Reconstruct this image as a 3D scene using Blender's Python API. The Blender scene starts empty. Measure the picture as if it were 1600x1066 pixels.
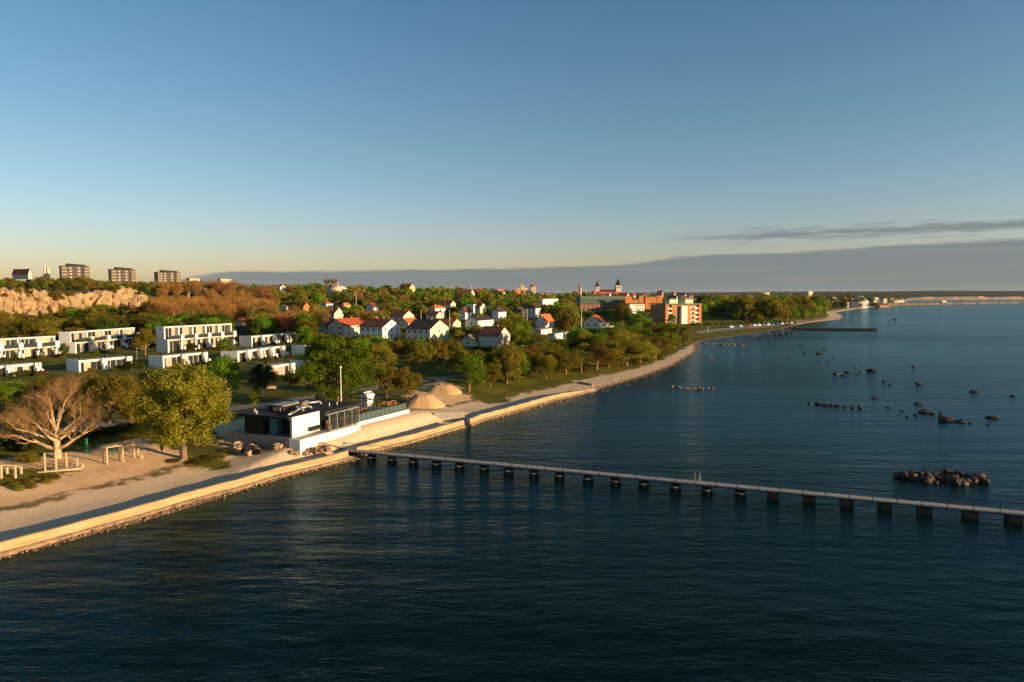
import bpy, bmesh, math, random
import numpy as np
from mathutils import Vector, noise as mnoise
R_=math.radians
random.seed(7)
rng=np.random.default_rng(11)
SC=bpy.context.scene
COL=SC.collection
# ------------------------------------------------------------ camera, world, sun
HC=20.0; F=1067.0; HOR=458.0
PIT=math.atan((533-HOR)/F); CP=math.cos(PIT); SP=math.sin(PIT)
cam=bpy.data.cameras.new('camera'); cam.lens=24.0; cam.sensor_width=36.0
cam.clip_start=0.5; cam.clip_end=90000
co=bpy.data.objects.new('camera',cam); COL.objects.link(co)
co.location=(0,0,HC); co.rotation_euler=(math.pi/2-PIT,0,0)
SC.camera=co
SC.view_settings.view_transform='Standard'; SC.view_settings.look='None'
SC.view_settings.exposure=0.98; SC.view_settings.gamma=1.0
SUN_EL=R_(8.8); SUN_AZ=R_(112.0)       # azimuth clockwise from +Y (the way the camera looks)
sd=Vector((math.sin(SUN_AZ)*math.cos(SUN_EL),math.cos(SUN_AZ)*math.cos(SUN_EL),math.sin(SUN_EL)))
sl=bpy.data.lights.new('sun','SUN'); sl.energy=5.0; sl.angle=R_(0.5); sl.color=(1.0,0.69,0.37)
so=bpy.data.objects.new('sun',sl); COL.objects.link(so)
so.rotation_euler=(-sd).to_track_quat('-Z','Y').to_euler(); so.location=(60,-30,60)
W=bpy.data.worlds.new('World'); SC.world=W; W.use_nodes=True
def world():
    nt=W.node_tree; nt.nodes.clear(); N=nt.nodes.new; L=nt.links.new
    out=N('ShaderNodeOutputWorld'); bg=N('ShaderNodeBackground'); L(bg.outputs[0],out.inputs[0])
    sky=N('ShaderNodeTexSky'); sky.sky_type='NISHITA'; sky.sun_disc=False
    sky.sun_elevation=SUN_EL; sky.sun_rotation=SUN_AZ
    sky.air_density=1.0; sky.dust_density=0.6; sky.ozone_density=1.6; sky.altitude=0
    hs=N('ShaderNodeHueSaturation'); hs.inputs['Saturation'].default_value=1.1; hs.inputs['Value'].default_value=1.0
    L(sky.outputs[0],hs.inputs['Color'])
    tc=N('ShaderNodeTexCoord'); sep=N('ShaderNodeSeparateXYZ'); L(tc.outputs['Generated'],sep.inputs[0])
    def M(op,a,b=None,c=None):
        m=N('ShaderNodeMath'); m.operation=op
        for i,v in enumerate((a,b,c)):
            if v is None: continue
            if isinstance(v,(int,float)): m.inputs[i].default_value=v
            else: L(v,m.inputs[i])
        return m.outputs[0]
    az=M('ARCTAN2',sep.outputs[0],sep.outputs[1])     # radians, 0 ahead
    el=M('ARCSINE',sep.outputs[2])
    cmb=N('ShaderNodeCombineXYZ'); L(M('MULTIPLY',az,7.0),cmb.inputs[0]); L(M('MULTIPLY',el,75.0),cmb.inputs[1])
    nz=N('ShaderNodeTexNoise'); nz.inputs['Scale'].default_value=1.6; nz.inputs['Detail'].default_value=7; nz.inputs['Roughness'].default_value=0.6
    L(cmb.outputs[0],nz.inputs['Vector'])
    n=M('SUBTRACT',nz.outputs['Fac'],0.5)
    tr=N('ShaderNodeValToRGB'); L(M('MULTIPLY',el,2.2),tr.inputs[0]); e=tr.color_ramp.elements
    e[0].position=.0; e[0].color=(1.04,.925,1.18,1); e[1].position=.92; e[1].color=(.71,.97,1.04,1); k=e.new(.2); k.color=(1.0,.975,1.17,1); k=e.new(.45); k.color=(.90,1.0,1.07,1)
    tm=N('ShaderNodeMix'); tm.data_type='RGBA'; tm.blend_type='MULTIPLY'; tm.inputs[0].default_value=1; L(hs.outputs[0],tm.inputs[6]); L(tr.outputs[0],tm.inputs[7])
    # cloud bank: upper edge rises to the right
    mr=N('ShaderNodeFloatCurve'); 
    cv=mr.mapping.curves[0]
    mr.mapping.use_clip=False
    pts=[(0.0,0.0),(0.2,0.0),(0.27,0.03),(0.335,0.24),(0.5,0.325),(0.575,0.375),(0.605,0.455),(0.68,0.505),(0.77,0.56),(1.0,0.60)]
    cv.points[0].location=pts[0]; cv.points[1].location=pts[-1]
    for p in pts[1:-1]: cv.points.new(*p)
    mr.mapping.update()
    L(M('MULTIPLY_ADD',az,0.42,0.5),mr.inputs['Value'])   # az -1.19..1.19 -> 0..1
    edge=M('MULTIPLY',mr.outputs[0],0.115)
    dlt=M('SUBTRACT',M('ADD',edge,M('MULTIPLY',n,0.014)),el)
    m1=N('ShaderNodeMapRange'); m1.interpolation_type='SMOOTHSTEP'; L(dlt,m1.inputs[0]); m1.inputs[1].default_value=-0.0015; m1.inputs[2].default_value=0.004
    # streak cloud above the bank on the right
    ctr=M('MULTIPLY_ADD',az,0.012,0.0735)
    th=M('MULTIPLY_ADD',n,0.050,0.0078)
    d2=M('SUBTRACT',th,M('ABSOLUTE',M('SUBTRACT',el,ctr)))
    m2=N('ShaderNodeMapRange'); m2.interpolation_type='SMOOTHSTEP'; L(d2,m2.inputs[0]); m2.inputs[1].default_value=-0.004; m2.inputs[2].default_value=0.010
    m3=N('ShaderNodeMapRange'); m3.interpolation_type='SMOOTHSTEP'; L(az,m3.inputs[0]); m3.inputs[1].default_value=0.18; m3.inputs[2].default_value=0.36
    s2=M('MULTIPLY',M('MULTIPLY',m2.outputs[0],m3.outputs[0]),0.85)
    # streaks of paler sky inside the bank
    cm2=N('ShaderNodeCombineXYZ'); L(M('MULTIPLY',az,3.0),cm2.inputs[0]); L(M('MULTIPLY',el,150.0),cm2.inputs[1])
    nz2=N('ShaderNodeTexNoise'); nz2.inputs['Scale'].default_value=1.1; nz2.inputs['Detail'].default_value=4; L(cm2.outputs[0],nz2.inputs['Vector'])
    m4=N('ShaderNodeMapRange'); L(nz2.outputs['Fac'],m4.inputs[0]); m4.inputs[1].default_value=0.52; m4.inputs[2].default_value=0.8; m4.inputs[3].default_value=0.93; m4.inputs[4].default_value=0.55
    fac=M('MAXIMUM',M('MULTIPLY',m1.outputs[0],m4.outputs[0]),s2)
    above=N('ShaderNodeMapRange'); L(el,above.inputs[0]); above.inputs[1].default_value=-0.02; above.inputs[2].default_value=-0.01
    mix=N('ShaderNodeMix'); mix.data_type='RGBA'
    L(M('MULTIPLY',fac,above.outputs[0]),mix.inputs[0]); L(tm.outputs[2],mix.inputs[6])
    mix.inputs[7].default_value=CLOUD
    L(mix.outputs[2],bg.inputs['Color'])
    bg.inputs['Strength'].default_value=SKY_STR
SKY_STR=0.075; CLOUD=(1.36,1.62,1.70,1)
world()

# ------------------------------------------------------------ projection helpers (photo pixel -> place)
def PXY(px,d,z):                       # point at forward ground distance d, height z, seen at column px
    dep=d*CP+(HC-z)*SP
    return Vector(((px-800)/F*dep,d,z))
def PX(px,py,z):                       # point of the horizontal plane z seen at px,py
    u=(px-800)/F; v=(533-py)/F
    dy=CP+v*SP; dz=-SP+v*CP
    t=(z-HC)/dz
    return Vector((u*t,dy*t,z))
def ZAT(d,py):                         # height seen at row py, at forward distance d
    v=(533-py)/F
    return HC+d*(v*CP-SP)/(CP+v*SP)
def COLPX(p):
    dep=p[1]*CP+(HC-p[2])*SP
    return 800+F*p[0]/dep
def ROWPY(p):
    dep=p[1]*CP+(HC-p[2])*SP
    return 533-F*(p[1]*SP+(p[2]-HC)*CP)/dep
def reach(C,a,px):                     # how far along direction a from C until column px
    m=(px-800)/F
    dep0=C[1]*CP+(HC-C[2])*SP
    return (m*dep0-C[0])/(a[0]-m*a[1]*CP)
# ------------------------------------------------------------ terrain
near=[(0,872),(100,847),(200,821),(300,792),(400,759),(500,731),(548,722),(640,693),(727,666),(800,648),(860,631),(930,610),(1000,590),(1050,572),(1088,549),(1086,538),(1098,532),(1200,518),(1262,505),(1290,502),(1314,499),(1318,494),(1306,489)]
SH=[PX(a,b,0)[:2] for a,b in near]
SH=[(-420,-640),(-150,-120),(-80,-14)]+[tuple(p) for p in SH]+[(430,850),(560,1040),(660,1180),(820,1450),(1150,1960),(1700,2150),(3200,2500),(9000,4200),(16000,6000)]
SHP=np.array(SH,float)
POLY=np.vstack([SHP,[(16000,30000),(-20000,30000),(-20000,-640)]])
def inpoly(P,X,Y):
    ins=np.zeros(X.shape,bool); n=len(P)
    for i in range(n):
        x1,y1=P[i]; x2,y2=P[(i+1)%n]
        c=((y1>Y)!=(y2>Y))
        with np.errstate(divide='ignore',invalid='ignore'):
            xi=(x2-x1)*(Y-y1)/(y2-y1+1e-12)+x1
        ins^=c&(X<xi)
    return ins
def pdist(P,X,Y):
    D=np.full(X.shape,1e18)
    for i in range(len(P)-1):
        ax,ay=P[i]; bx,by=P[i+1]; dx,dy=bx-ax,by-ay
        t=np.clip(((X-ax)*dx+(Y-ay)*dy)/(dx*dx+dy*dy),0,1)
        D=np.minimum(D,(X-ax-t*dx)**2+(Y-ay-t*dy)**2)
    return np.sqrt(D)
def sdist(X,Y): 
    d=pdist(SHP,X,Y); return np.where(inpoly(POLY,X,Y),d,-d)
def smooth(t): t=np.clip(t,0,1); return t*t*(3-2*t)
def wob(X,Y,k,ph=0): return np.sin(X*k+ph+1.7*np.sin(Y*k*.73+ph))*np.cos(Y*k*1.13-ph*.6+1.3*np.sin(X*k*.61))
def hplat(Y): return np.interp(Y,[200,350,430,480,520,620,800,1000,2500],[22,21.5,20.5,18.5,16.5,16.5,13,10.5,9])
def HGT(X,Y):
    X=np.asarray(X,float); Y=np.asarray(Y,float)
    s=sdist(X,Y)
    b=np.interp(s,[-60,-25,-8,-2,0,1.2,2.2,8,20,40,60,100,130,160,200,260],[-6,-3.2,-.85,-.16,0,.20,.26,.42,1.7,2.35,2.7,3.6,4.6,5.1,5.6,7.8])
    h=hplat(Y)
    top=h+np.clip(s-330,0,600)*.035*(1-smooth((Y-650)/150))
    k=smooth((Y-385)/70); s0=306*(1-k)+258*k; wd=9*(1-k)+75*k
    lo=np.minimum(b,8.5)
    z=np.where(s<s0,lo,lo+(top-lo)*smooth((s-s0)/wd))
    for (ax,ay),(bx,by),zt,sl in (((-25.4,80.6),(-20.4,91.0),1.62,.13),((-21.0,91.6),(-15.3,102.9),2.15,.15)):
        t_=np.clip(((X-ax)*(bx-ax)+(Y-ay)*(by-ay))/((bx-ax)**2+(by-ay)**2),0,1); dd=np.hypot(X-ax-t_*(bx-ax),Y-ay-t_*(by-ay))
        z=np.where(s>1.5,np.maximum(z,np.minimum(zt-sl*dd,.30+.95*np.maximum(s-4.0,0))),z)
    far=smooth((Y-2600)/2600)*(24+5*wob(X,Y,.0016)+3*wob(X,Y,.004,1.))*smooth((s-60)/700)*(.12+.88*smooth((X-900)/2600))
    z=z+far+np.where(s>25,.35*wob(X,Y,.045)*np.clip((s-25)/60,0,1),0)+np.where((s>3),.05*wob(X,Y,.6),0)
    z=z+np.where(s>330,1.2*wob(X,Y,.02,2.),0)
    return z
def hz(x,y): return float(HGT(np.array([x]),np.array([y]))[0])
_D=np.concatenate([np.linspace(30,400,1500),np.exp(np.linspace(math.log(400),math.log(9000),1500))])
def GD(px,py):
    u=(px-800)/F; v=(533-py)/F
    dy=CP+v*SP; dz=-SP+v*CP
    t=_D/dy; X=u*t; Y=_D; Z=HC+dz*t
    g=HGT(X,Y); k=np.argmax(Z<=g)
    if Z[k]>g[k]: k=len(_D)-1
    return Vector((X[k],Y[k],g[k]))
def AT(px,d):
    p=PXY(px,d,5.0); 
    for _ in range(3): p=PXY(px,d,hz(p.x,p.y))
    return p
# ------------------------------------------------------------ mesh + object helpers
def mesh_np(name,V,Fq,mats=(),midx=None,smooth_=False):
    me=bpy.data.meshes.new(name); V=np.asarray(V,np.float32); Fq=np.asarray(Fq,np.int32)
    k=Fq.shape[1]; me.vertices.add(len(V)); me.vertices.foreach_set('co',V.ravel())
    me.loops.add(Fq.size); me.loops.foreach_set('vertex_index',Fq.ravel())
    me.polygons.add(len(Fq)); me.polygons.foreach_set('loop_start',np.arange(0,Fq.size,k,dtype=np.int32))
    try: me.polygons.foreach_set('loop_total',np.full(len(Fq),k,np.int32))
    except Exception: pass
    for m in mats: me.materials.append(m)
    if midx is not None: me.polygons.foreach_set('material_index',np.asarray(midx,np.int32))
    if smooth_: me.polygons.foreach_set('use_smooth',np.ones(len(Fq),bool))
    me.update(calc_edges=True); return me
class MB:
    def __init__(s): s.v=[]; s.f=[]; s.m=[]
    def quad(s,pts,m=0):
        n=len(s.v); s.v+= [tuple(p) for p in pts]; s.f.append(tuple(range(n,n+len(pts)))); s.m.append(m)
    def hexa(s,c,m=0):          # 8 corners: bottom 4 ccw, top 4 ccw
        n=len(s.v); s.v+=[tuple(p) for p in c]
        for f in ((3,2,1,0),(4,5,6,7),(0,1,5,4),(1,2,6,5),(2,3,7,6),(3,0,4,7)):
            s.f.append(tuple(n+i for i in f)); s.m.append(m)
        return s
    def box(s,O,a,b,A0,A1,B0,B1,z0,z1,m=0):  # in the frame O,a,b (horizontal unit vectors)
        c=[]
        for z in (z0,z1):
            for (A,B) in ((A0,B0),(A1,B0),(A1,B1),(A0,B1)):
                c.append((O[0]+a[0]*A+b[0]*B,O[1]+a[1]*A+b[1]*B,O[2]+z))
        return s.hexa(c,m)
    def tube(s,p,q,r0,r1=None,n=6,m=0,cap=True):
        p=Vector(p); q=Vector(q); r1=r0 if r1 is None else r1
        d=(q-p).normalized(); x=d.orthogonal().normalized(); y=d.cross(x); k=len(s.v)
        for c,r in ((p,r0),(q,r1)):
            for i in range(n):
                t=2*math.pi*i/n; s.v.append(tuple(c+x*math.cos(t)*r+y*math.sin(t)*r))
        for i in range(n):
            j=(i+1)%n; s.f.append((k+i,k+j,k+n+j,k+n+i)); s.m.append(m)
        if cap:
            s.f.append(tuple(k+n-1-i for i in range(n))); s.m.append(m)
            s.f.append(tuple(k+n+i for i in range(n))); s.m.append(m)
        return s
    def lathe(s,c,prof,n=12,m=0):
        k=len(s.v)
        for r,z in prof:
            for i in range(n):
                t=2*math.pi*i/n; s.v.append((c[0]+r*math.cos(t),c[1]+r*math.sin(t),c[2]+z))
        for j in range(len(prof)-1):
            for i in range(n):
                i2=(i+1)%n; s.f.append((k+j*n+i,k+j*n+i2,k+(j+1)*n+i2,k+(j+1)*n+i)); s.m.append(m)
        s.f.append(tuple(k+(len(prof)-1)*n+i for i in range(n))); s.m.append(m)
        return s
    def build(s,name,mats,parent=None,loc=None,sm=False,bevel=0):
        if not isinstance(mats,(list,tuple)): mats=[mats]
        o0=Vector(loc) if loc is not None else Vector((0,0,0))
        me=bpy.data.meshes.new(name)
        me.from_pydata([tuple(Vector(v)-o0) for v in s.v],[],s.f)
        for m in mats: me.materials.append(m)
        me.polygons.foreach_set('material_index',s.m)
        if sm: me.polygons.foreach_set('use_smooth',[True]*len(s.f))
        me.update()
        o=bpy.data.objects.new(name,me); COL.objects.link(o)
        if parent is not None:
            o.parent=parent
            o.location=o0-parent.location if parent.type=='EMPTY' and parent.parent is None else (0,0,0)
        else: o.location=o0
        return o
def tag(o,label=None,cat=None,group=None,kind=None):
    if label: o['label']=label
    if cat: o['category']=cat
    if group: o['group']=group
    if kind: o['kind']=kind
    return o
def thing(name,loc,label,cat,group=None):
    o=bpy.data.objects.new(name,None); COL.objects.link(o); o.location=loc; o.empty_display_size=.3
    return tag(o,label,cat,group)
def part(mb,name,mats,root,sm=False):  # mb in world coordinates, root an unrotated Empty
    return mb.build(name,mats,root,loc=root.location,sm=sm)
def subpart(mb,name,mats,par,root,sm=False):
    o=mb.build(name,mats,None,loc=root.location,sm=sm); o.parent=par; o.location=(0,0,0); return o
def obj_me(name,me,parent=None,loc=(0,0,0)):
    o=bpy.data.objects.new(name,me); COL.objects.link(o); o.location=loc
    if parent: o.parent=parent
    return o
# ------------------------------------------------------------ materials
def nodes(name):
    m=bpy.data.materials.new(name); m.use_nodes=True; nt=m.node_tree; nt.nodes.clear()
    o=nt.nodes.new('ShaderNodeOutputMaterial'); return m,nt,nt.nodes.new,nt.links.new,o
def mat(name,c,rough=.8,var=.18,scale=3.0,bump=0.0,bscale=None,c2=None,metal=0,spec=.3,stretch=None):
    m,nt,N,L,o=nodes(name)
    b=N('ShaderNodeBsdfPrincipled'); L(b.outputs[0],o.inputs[0])
    b.inputs['Roughness'].default_value=rough; b.inputs['Metallic'].default_value=metal
    b.inputs['Specular IOR Level'].default_value=spec
    tc=N('ShaderNodeTexCoord'); mp=N('ShaderNodeMapping'); L(tc.outputs['Object'],mp.inputs[0])
    if stretch: mp.inputs['Scale'].default_value=stretch
    nz=N('ShaderNodeTexNoise'); nz.inputs['Scale'].default_value=scale; nz.inputs['Detail'].default_value=6; nz.inputs['Roughness'].default_value=.62
    L(mp.outputs[0],nz.inputs['Vector'])
    r=N('ShaderNodeValToRGB'); L(nz.outputs['Fac'],r.inputs[0])
    c2=c2 or tuple(x*(1-2*var) for x in c)
    r.color_ramp.elements[0].position=.3; r.color_ramp.elements[0].color=(*c2,1)
    r.color_ramp.elements[1].position=.68; r.color_ramp.elements[1].color=(*c,1)
    L(r.outputs[0],b.inputs['Base Color'])
    if bump:
        n2=N('ShaderNodeTexNoise'); n2.inputs['Scale'].default_value=bscale or scale*4; n2.inputs['Detail'].default_value=5; L(mp.outputs[0],n2.inputs['Vector'])
        bp=N('ShaderNodeBump'); bp.inputs['Strength'].default_value=bump; bp.inputs['Distance'].default_value=.1; L(n2.outputs['Fac'],bp.inputs['Height']); L(bp.outputs[0],b.inputs['Normal'])
    return m
def leafmat(name,ca,cb,cc,trans=.3):
    m,nt,N,L,o=nodes(name)
    tc=N('ShaderNodeTexCoord'); oi=N('ShaderNodeObjectInfo')
    nz=N('ShaderNodeTexNoise'); nz.inputs['Scale'].default_value=5.5; nz.inputs['Detail'].default_value=4; nz.inputs['Roughness'].default_value=.7
    ad=N('ShaderNodeVectorMath'); ad.operation='ADD'; L(tc.outputs['Object'],ad.inputs[0]); L(oi.outputs['Random'],ad.inputs[1]); L(ad.outputs[0],nz.inputs['Vector'])
    r=N('ShaderNodeValToRGB'); L(nz.outputs['Fac'],r.inputs[0])
    e=r.color_ramp.elements; e[0].position=.34; e[0].color=(*ca,1); e[1].position=.7; e[1].color=(*cc,1); k=e.new(.52); k.color=(*cb,1)
    hs=N('ShaderNodeHueSaturation'); L(r.outputs[0],hs.inputs['Color'])
    mr=N('ShaderNodeMapRange'); L(oi.outputs['Random'],mr.inputs[0]); mr.inputs[3].default_value=.475; mr.inputs[4].default_value=.525; L(mr.outputs[0],hs.inputs['Hue'])
    mv=N('ShaderNodeMath'); mv.operation='MULTIPLY'; L(oi.outputs['Random'],mv.inputs[0]); mv.inputs[1].default_value=7.31
    fr=N('ShaderNodeMath'); fr.operation='FRACT'; L(mv.outputs[0],fr.inputs[0])
    m2=N('ShaderNodeMapRange'); L(fr.outputs[0],m2.inputs[0]); m2.inputs[3].default_value=.65; m2.inputs[4].default_value=1.35; L(m2.outputs[0],hs.inputs['Value'])
    d=N('ShaderNodeBsdfDiffuse'); t=N('ShaderNodeBsdfTranslucent'); L(hs.outputs[0],d.inputs[0]); L(hs.outputs[0],t.inputs[0])
    mx=N('ShaderNodeMixShader'); mx.inputs[0].default_value=trans; L(d.outputs[0],mx.inputs[1]); L(t.outputs[0],mx.inputs[2]); L(mx.outputs[0],o.inputs[0])
    return m
def glassmat(name,c,rough=.08,tr=0.0):
    m,nt,N,L,o=nodes(name)
    b=N('ShaderNodeBsdfPrincipled'); b.inputs['Base Color'].default_value=(*c,1); b.inputs['Roughness'].default_value=rough; b.inputs['Specular IOR Level'].default_value=.7
    if tr:
        t=N('ShaderNodeBsdfTransparent'); t.inputs[0].default_value=(.75,.85,.85,1); mx=N('ShaderNodeMixShader'); mx.inputs[0].default_value=tr
        L(b.outputs[0],mx.inputs[1]); L(t.outputs[0],mx.inputs[2]); L(mx.outputs[0],o.inputs[0])
    else: L(b.outputs[0],o.inputs[0])
    return m
WHITE=mat('white_paint',(.80,.78,.74),.75,.06,1.2,.05)
CREAM=mat('cream_render',(.70,.60,.44),.8,.08,1.2,.05)
YELL=mat('yellow_render',(.62,.42,.20),.8,.1,1.2)
PINK=mat('pale_stone',(.50,.38,.27),.85,.15,.4,.2)
BRICK=mat('brick',(.45,.17,.05),.85,.15,2.0,.1)
DBRICK=mat('dark_brick',(.20,.085,.055),.85,.15,2.0,.1)
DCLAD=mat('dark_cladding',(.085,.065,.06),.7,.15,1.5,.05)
REDT=mat('red_roof_tiles',(.42,.085,.03),.8,.22,1.2,.25,14,c2=(.26,.055,.025))
ORT=mat('orange_roof_tiles',(.55,.15,.045),.8,.2,1.2,.25,14)
BRT=mat('brown_roof_tiles',(.15,.055,.035),.8,.2,1.2,.25,14)
GRT=mat('dark_roof',(.05,.035,.035),.8,.2,1.2,.2,14)
TANT=mat('tan_roof',(.22,.13,.08),.85,.2,1.2,.2,14)
COPPER=mat('green_copper_roof',(.085,.13,.10),.6,.15,.6,c2=(.05,.08,.065))
CHIM=mat('chimney_brick',(.40,.14,.07),.85,.15,3)
WIN=glassmat('window_glass',(.025,.03,.035),.12)
CURT=mat('curtained_glass',(.42,.36,.27),.5,.25,2.5,spec=.6,stretch=(3,3,.3))
FRAME=mat('window_frame',(.62,.58,.5),.6,.05)
CONC=mat('concrete',(.52,.36,.19),.88,.13,.7,.7,3,c2=(.25,.165,.085),stretch=(.5,.5,7))
CONCG=mat('grey_concrete',(.36,.32,.28),.88,.15,1.5,.2)
DECKM=mat('deck_concrete',(.38,.32,.28),.85,.16,1.3,.15)
PIERM=mat('pier_dark',(.016,.014,.013),.8,.3,1.5,.4)
METAL=mat('dark_metal',(.018,.018,.02),.5,.1,2,metal=.3)
STEEL=mat('galvanised_steel',(.42,.42,.42),.4,.1,2,metal=.6)
BLACK=mat('black_cladding',(.010,.010,.012),.6,.2,2)
BLACKR=mat('black_roof_felt',(.018,.018,.021),.75,.25,1.2)
WOOD=mat('pale_timber',(.62,.46,.27),.75,.15,2.5,.1,stretch=(1,1,.2))
OWOOD=mat('orange_timber',(.45,.19,.06),.7,.2,2.5)
BARK=mat('bark',(.24,.155,.095),.9,.25,6,.5,20)
PBARK=mat('pale_bark',(.60,.42,.24),.9,.25,5,.5,20)
TWIG=leafmat('bare_twigs',(.13,.060,.02),(.22,.105,.032),(.31,.165,.055),.1)
ROCKM=mat('boulder',(.30,.20,.12),.85,.3,1.3,.5,6,c2=(.09,.065,.05))
WROCK=mat('wet_dark_boulder',(.06,.034,.018),.6,.3,1.3,.5,6,c2=(.009,.007,.005))
PROCK=mat('pale_limestone_block',(.48,.34,.21),.88,.2,1.3,.5,6)
TEAL=mat('teal_panel',(.07,.20,.25),.6,.1)
GREENP=mat('green_post_paint',(.02,.22,.10),.5,.1)
POLE=mat('white_pole',(.72,.68,.6),.5,.05)
SANDP=mat('heaped_sand',(.50,.32,.165),.95,.1,.8,.5,3)
ASPH=mat('asphalt_path',(.20,.175,.165),.9,.15,.8,.15)
BALCGLASS=glassmat('balcony_glass',(.03,.045,.05),.1)  # dark glass of the terrace balcony railings
YLEAF=leafmat('leaf_yellow_green',(.11,.105,.012),(.22,.195,.020),(.34,.27,.030),.38)
GLEAF=leafmat('leaf_bright_green',(.045,.10,.010),(.12,.21,.014),(.21,.31,.02),.42)
OLEAF=leafmat('leaf_olive',(.08,.068,.012),(.16,.13,.018),(.25,.19,.024),.35)
DLEAF=leafmat('leaf_dark_green',(.025,.036,.008),(.06,.078,.012),(.115,.13,.018),.3)
RLEAF=leafmat('leaf_russet',(.09,.055,.015),(.15,.085,.02),(.21,.13,.03))
# ------------------------------------------------------------ ground sheet
def ground():
    na,nr=620,520
    th=np.linspace(R_(-62),R_(50),na)
    r=np.exp(np.linspace(math.log(24),math.log(15000),nr))
    T,Rr=np.meshgrid(th,r); X=Rr*np.sin(T); Y=Rr*np.cos(T); Z=HGT(X,Y)
    V=np.stack([X,Y,Z],-1).reshape(-1,3)
    i=np.arange(nr-1)[:,None]*na+np.arange(na-1)[None]; i=i.ravel()
    Fq=np.stack([i,i+1,i+na+1,i+na],1)
    keep=(V[Fq,2].max(1)>-6.05); 
    me=mesh_np('ground',V,Fq,smooth_=True)
    s=sdist(X,Y).ravel().astype(np.float32)
    # beach / sand area, outlined where it lies on the ground
    sandpx=[(-60,900),(-60,752),(-10,742),(10,752),(60,742),(110,730),(112,724),(-60,744),(-60,722),(20,717),(70,712),(130,702),(215,686),(262,690),(300,712),(352,714),(345,690),(330,660),(385,652),(400,690),(455,680),(560,640),(636,640),(632,625),(640,612),(690,592),(740,612),(748,618),(784,617),(800,608),(860,596),(905,584),(960,574),(1000,565),(1040,552),(1068,538),(1082,530),(1100,525),(1200,513.5),(1262,501),(1300,499),(1310,492),(1330,489),(1340,486),(1400,470),(1480,900)]
    SPW=np.array([PX(a,b,1.9)[:2] for a,b in sandpx])
    dd=pdist(np.vstack([SPW,SPW[:1]]),X.ravel(),Y.ravel()); ins=inpoly(SPW,X.ravel(),Y.ravel())
    sd_=np.where(ins,dd,-dd); sd_=np.where(s<0,5,sd_)
    # far lit beaches
    sd_=np.maximum(sd_,np.where((Y.ravel()>1300)&(s<60),3.,-9))
    sd_=np.maximum(sd_,np.where((Y.ravel()>430)&(s<12),3.,-9))
    for nm,arr in (('shore',s),('sand',sd_.astype(np.float32))):
        a=me.attributes.new(nm,'FLOAT','POINT'); a.data.foreach_set('value',arr)
    m,nt,N,L,o=nodes('ground_cover'); b=N('ShaderNodeBsdfPrincipled'); b.inputs['Roughness'].default_value=.95; b.inputs['Specular IOR Level'].default_value=.1; L(b.outputs[0],o.inputs[0])
    tc=N('ShaderNodeTexCoord')
    def NZ(sc,det=5,ro=.6,vec=None):
        n=N('ShaderNodeTexNoise'); n.inputs['Scale'].default_value=sc; n.inputs['Detail'].default_value=det; n.inputs['Roughness'].default_value=ro
        L(vec or tc.outputs['Object'],n.inputs['Vector']); return n.outputs['Fac']
    def ramp(f,st):
        r=N('ShaderNodeValToRGB'); e=r.color_ramp.elements
        while len(e)<len(st): e.new(.5)
        for k,(p,c) in enumerate(st): e[k].position=p; e[k].color=(*c,1)
        L(f,r.inputs[0]); return r.outputs[0]
    def MX(f,a,bb):
        x=N('ShaderNodeMix'); x.data_type='RGBA'; L(f,x.inputs[0]) if not isinstance(f,float) else None
        L(a,x.inputs[6]); L(bb,x.inputs[7]); return x.outputs[2]
    def MR(f,a,bb,c=0,d=1):
        x=N('ShaderNodeMapRange'); x.interpolation_type='SMOOTHSTEP'; L(f,x.inputs[0]); x.inputs[1].default_value=a; x.inputs[2].default_value=bb; x.inputs[3].default_value=c; x.inputs[4].default_value=d; return x.outputs[0]
    def MM(op,a,bb):
        x=N('ShaderNodeMath'); x.operation=op
        for k,v in enumerate((a,bb)):
            if isinstance(v,(int,float)): x.inputs[k].default_value=v
            else: L(v,x.inputs[k])
        return x.outputs[0]
    at=N('ShaderNodeAttribute'); at.attribute_name='sand'; sh=N('ShaderNodeAttribute'); sh.attribute_name='shore'
    grass=ramp(NZ(.12,8,.7),[(.3,(.035,.042,.006)),(.5,(.10,.098,.010)),(.72,(.17,.135,.022))])
    wood=ramp(NZ(.3,8,.75),[(.3,(.016,.020,.009)),(.5,(.040,.042,.018)),(.72,(.07,.062,.026))])
    grass=MX(MR(MM('ADD',sh.outputs['Fac'],MM('MULTIPLY',MM('SUBTRACT',NZ(.05,5,.7),.5),60.)),120.,165.),grass,wood)
    sand=ramp(NZ(.35,9,.7),[(.3,(.52,.32,.17)),(.5,(.66,.43,.235)),(.72,(.74,.51,.30))])
    peb=ramp(NZ(5.,6,.8),[(.3,(.40,.28,.185)),(.5,(.62,.455,.30)),(.7,(.78,.60,.42))])
    sand2=MX(MR(sh.outputs['Fac'],13.,9.5),sand,peb)
    # weedy scraps on the upper beach
    fr=MM('ADD',at.outputs['Fac'],MM('MULTIPLY',MM('SUBTRACT',NZ(.35,8,.75),.5),9.0))
    land=MX(MR(fr,-.4,.7),grass,sand2)
    wv=MM('ADD',sh.outputs['Fac'],MM('MULTIPLY',MM('SUBTRACT',NZ(.25,6,.7),.5),5.0))
    lineA=MM('MULTIPLY',MR(MM('ABSOLUTE',MM('SUBTRACT',wv,11.3),0),1.1,.3),MR(NZ(.5,5,.7),.36,.52))
    dry=N('ShaderNodeRGB'); dry.outputs[0].default_value=(.085,.065,.018,1)
    land=MX(MM('MULTIPLY',lineA,.85),land,dry.outputs[0])
    wet=ramp(NZ(1.2,8,.75),[(.3,(.09,.055,.025)),(.5,(.22,.14,.07)),(.75,(.36,.25,.14))])
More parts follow.
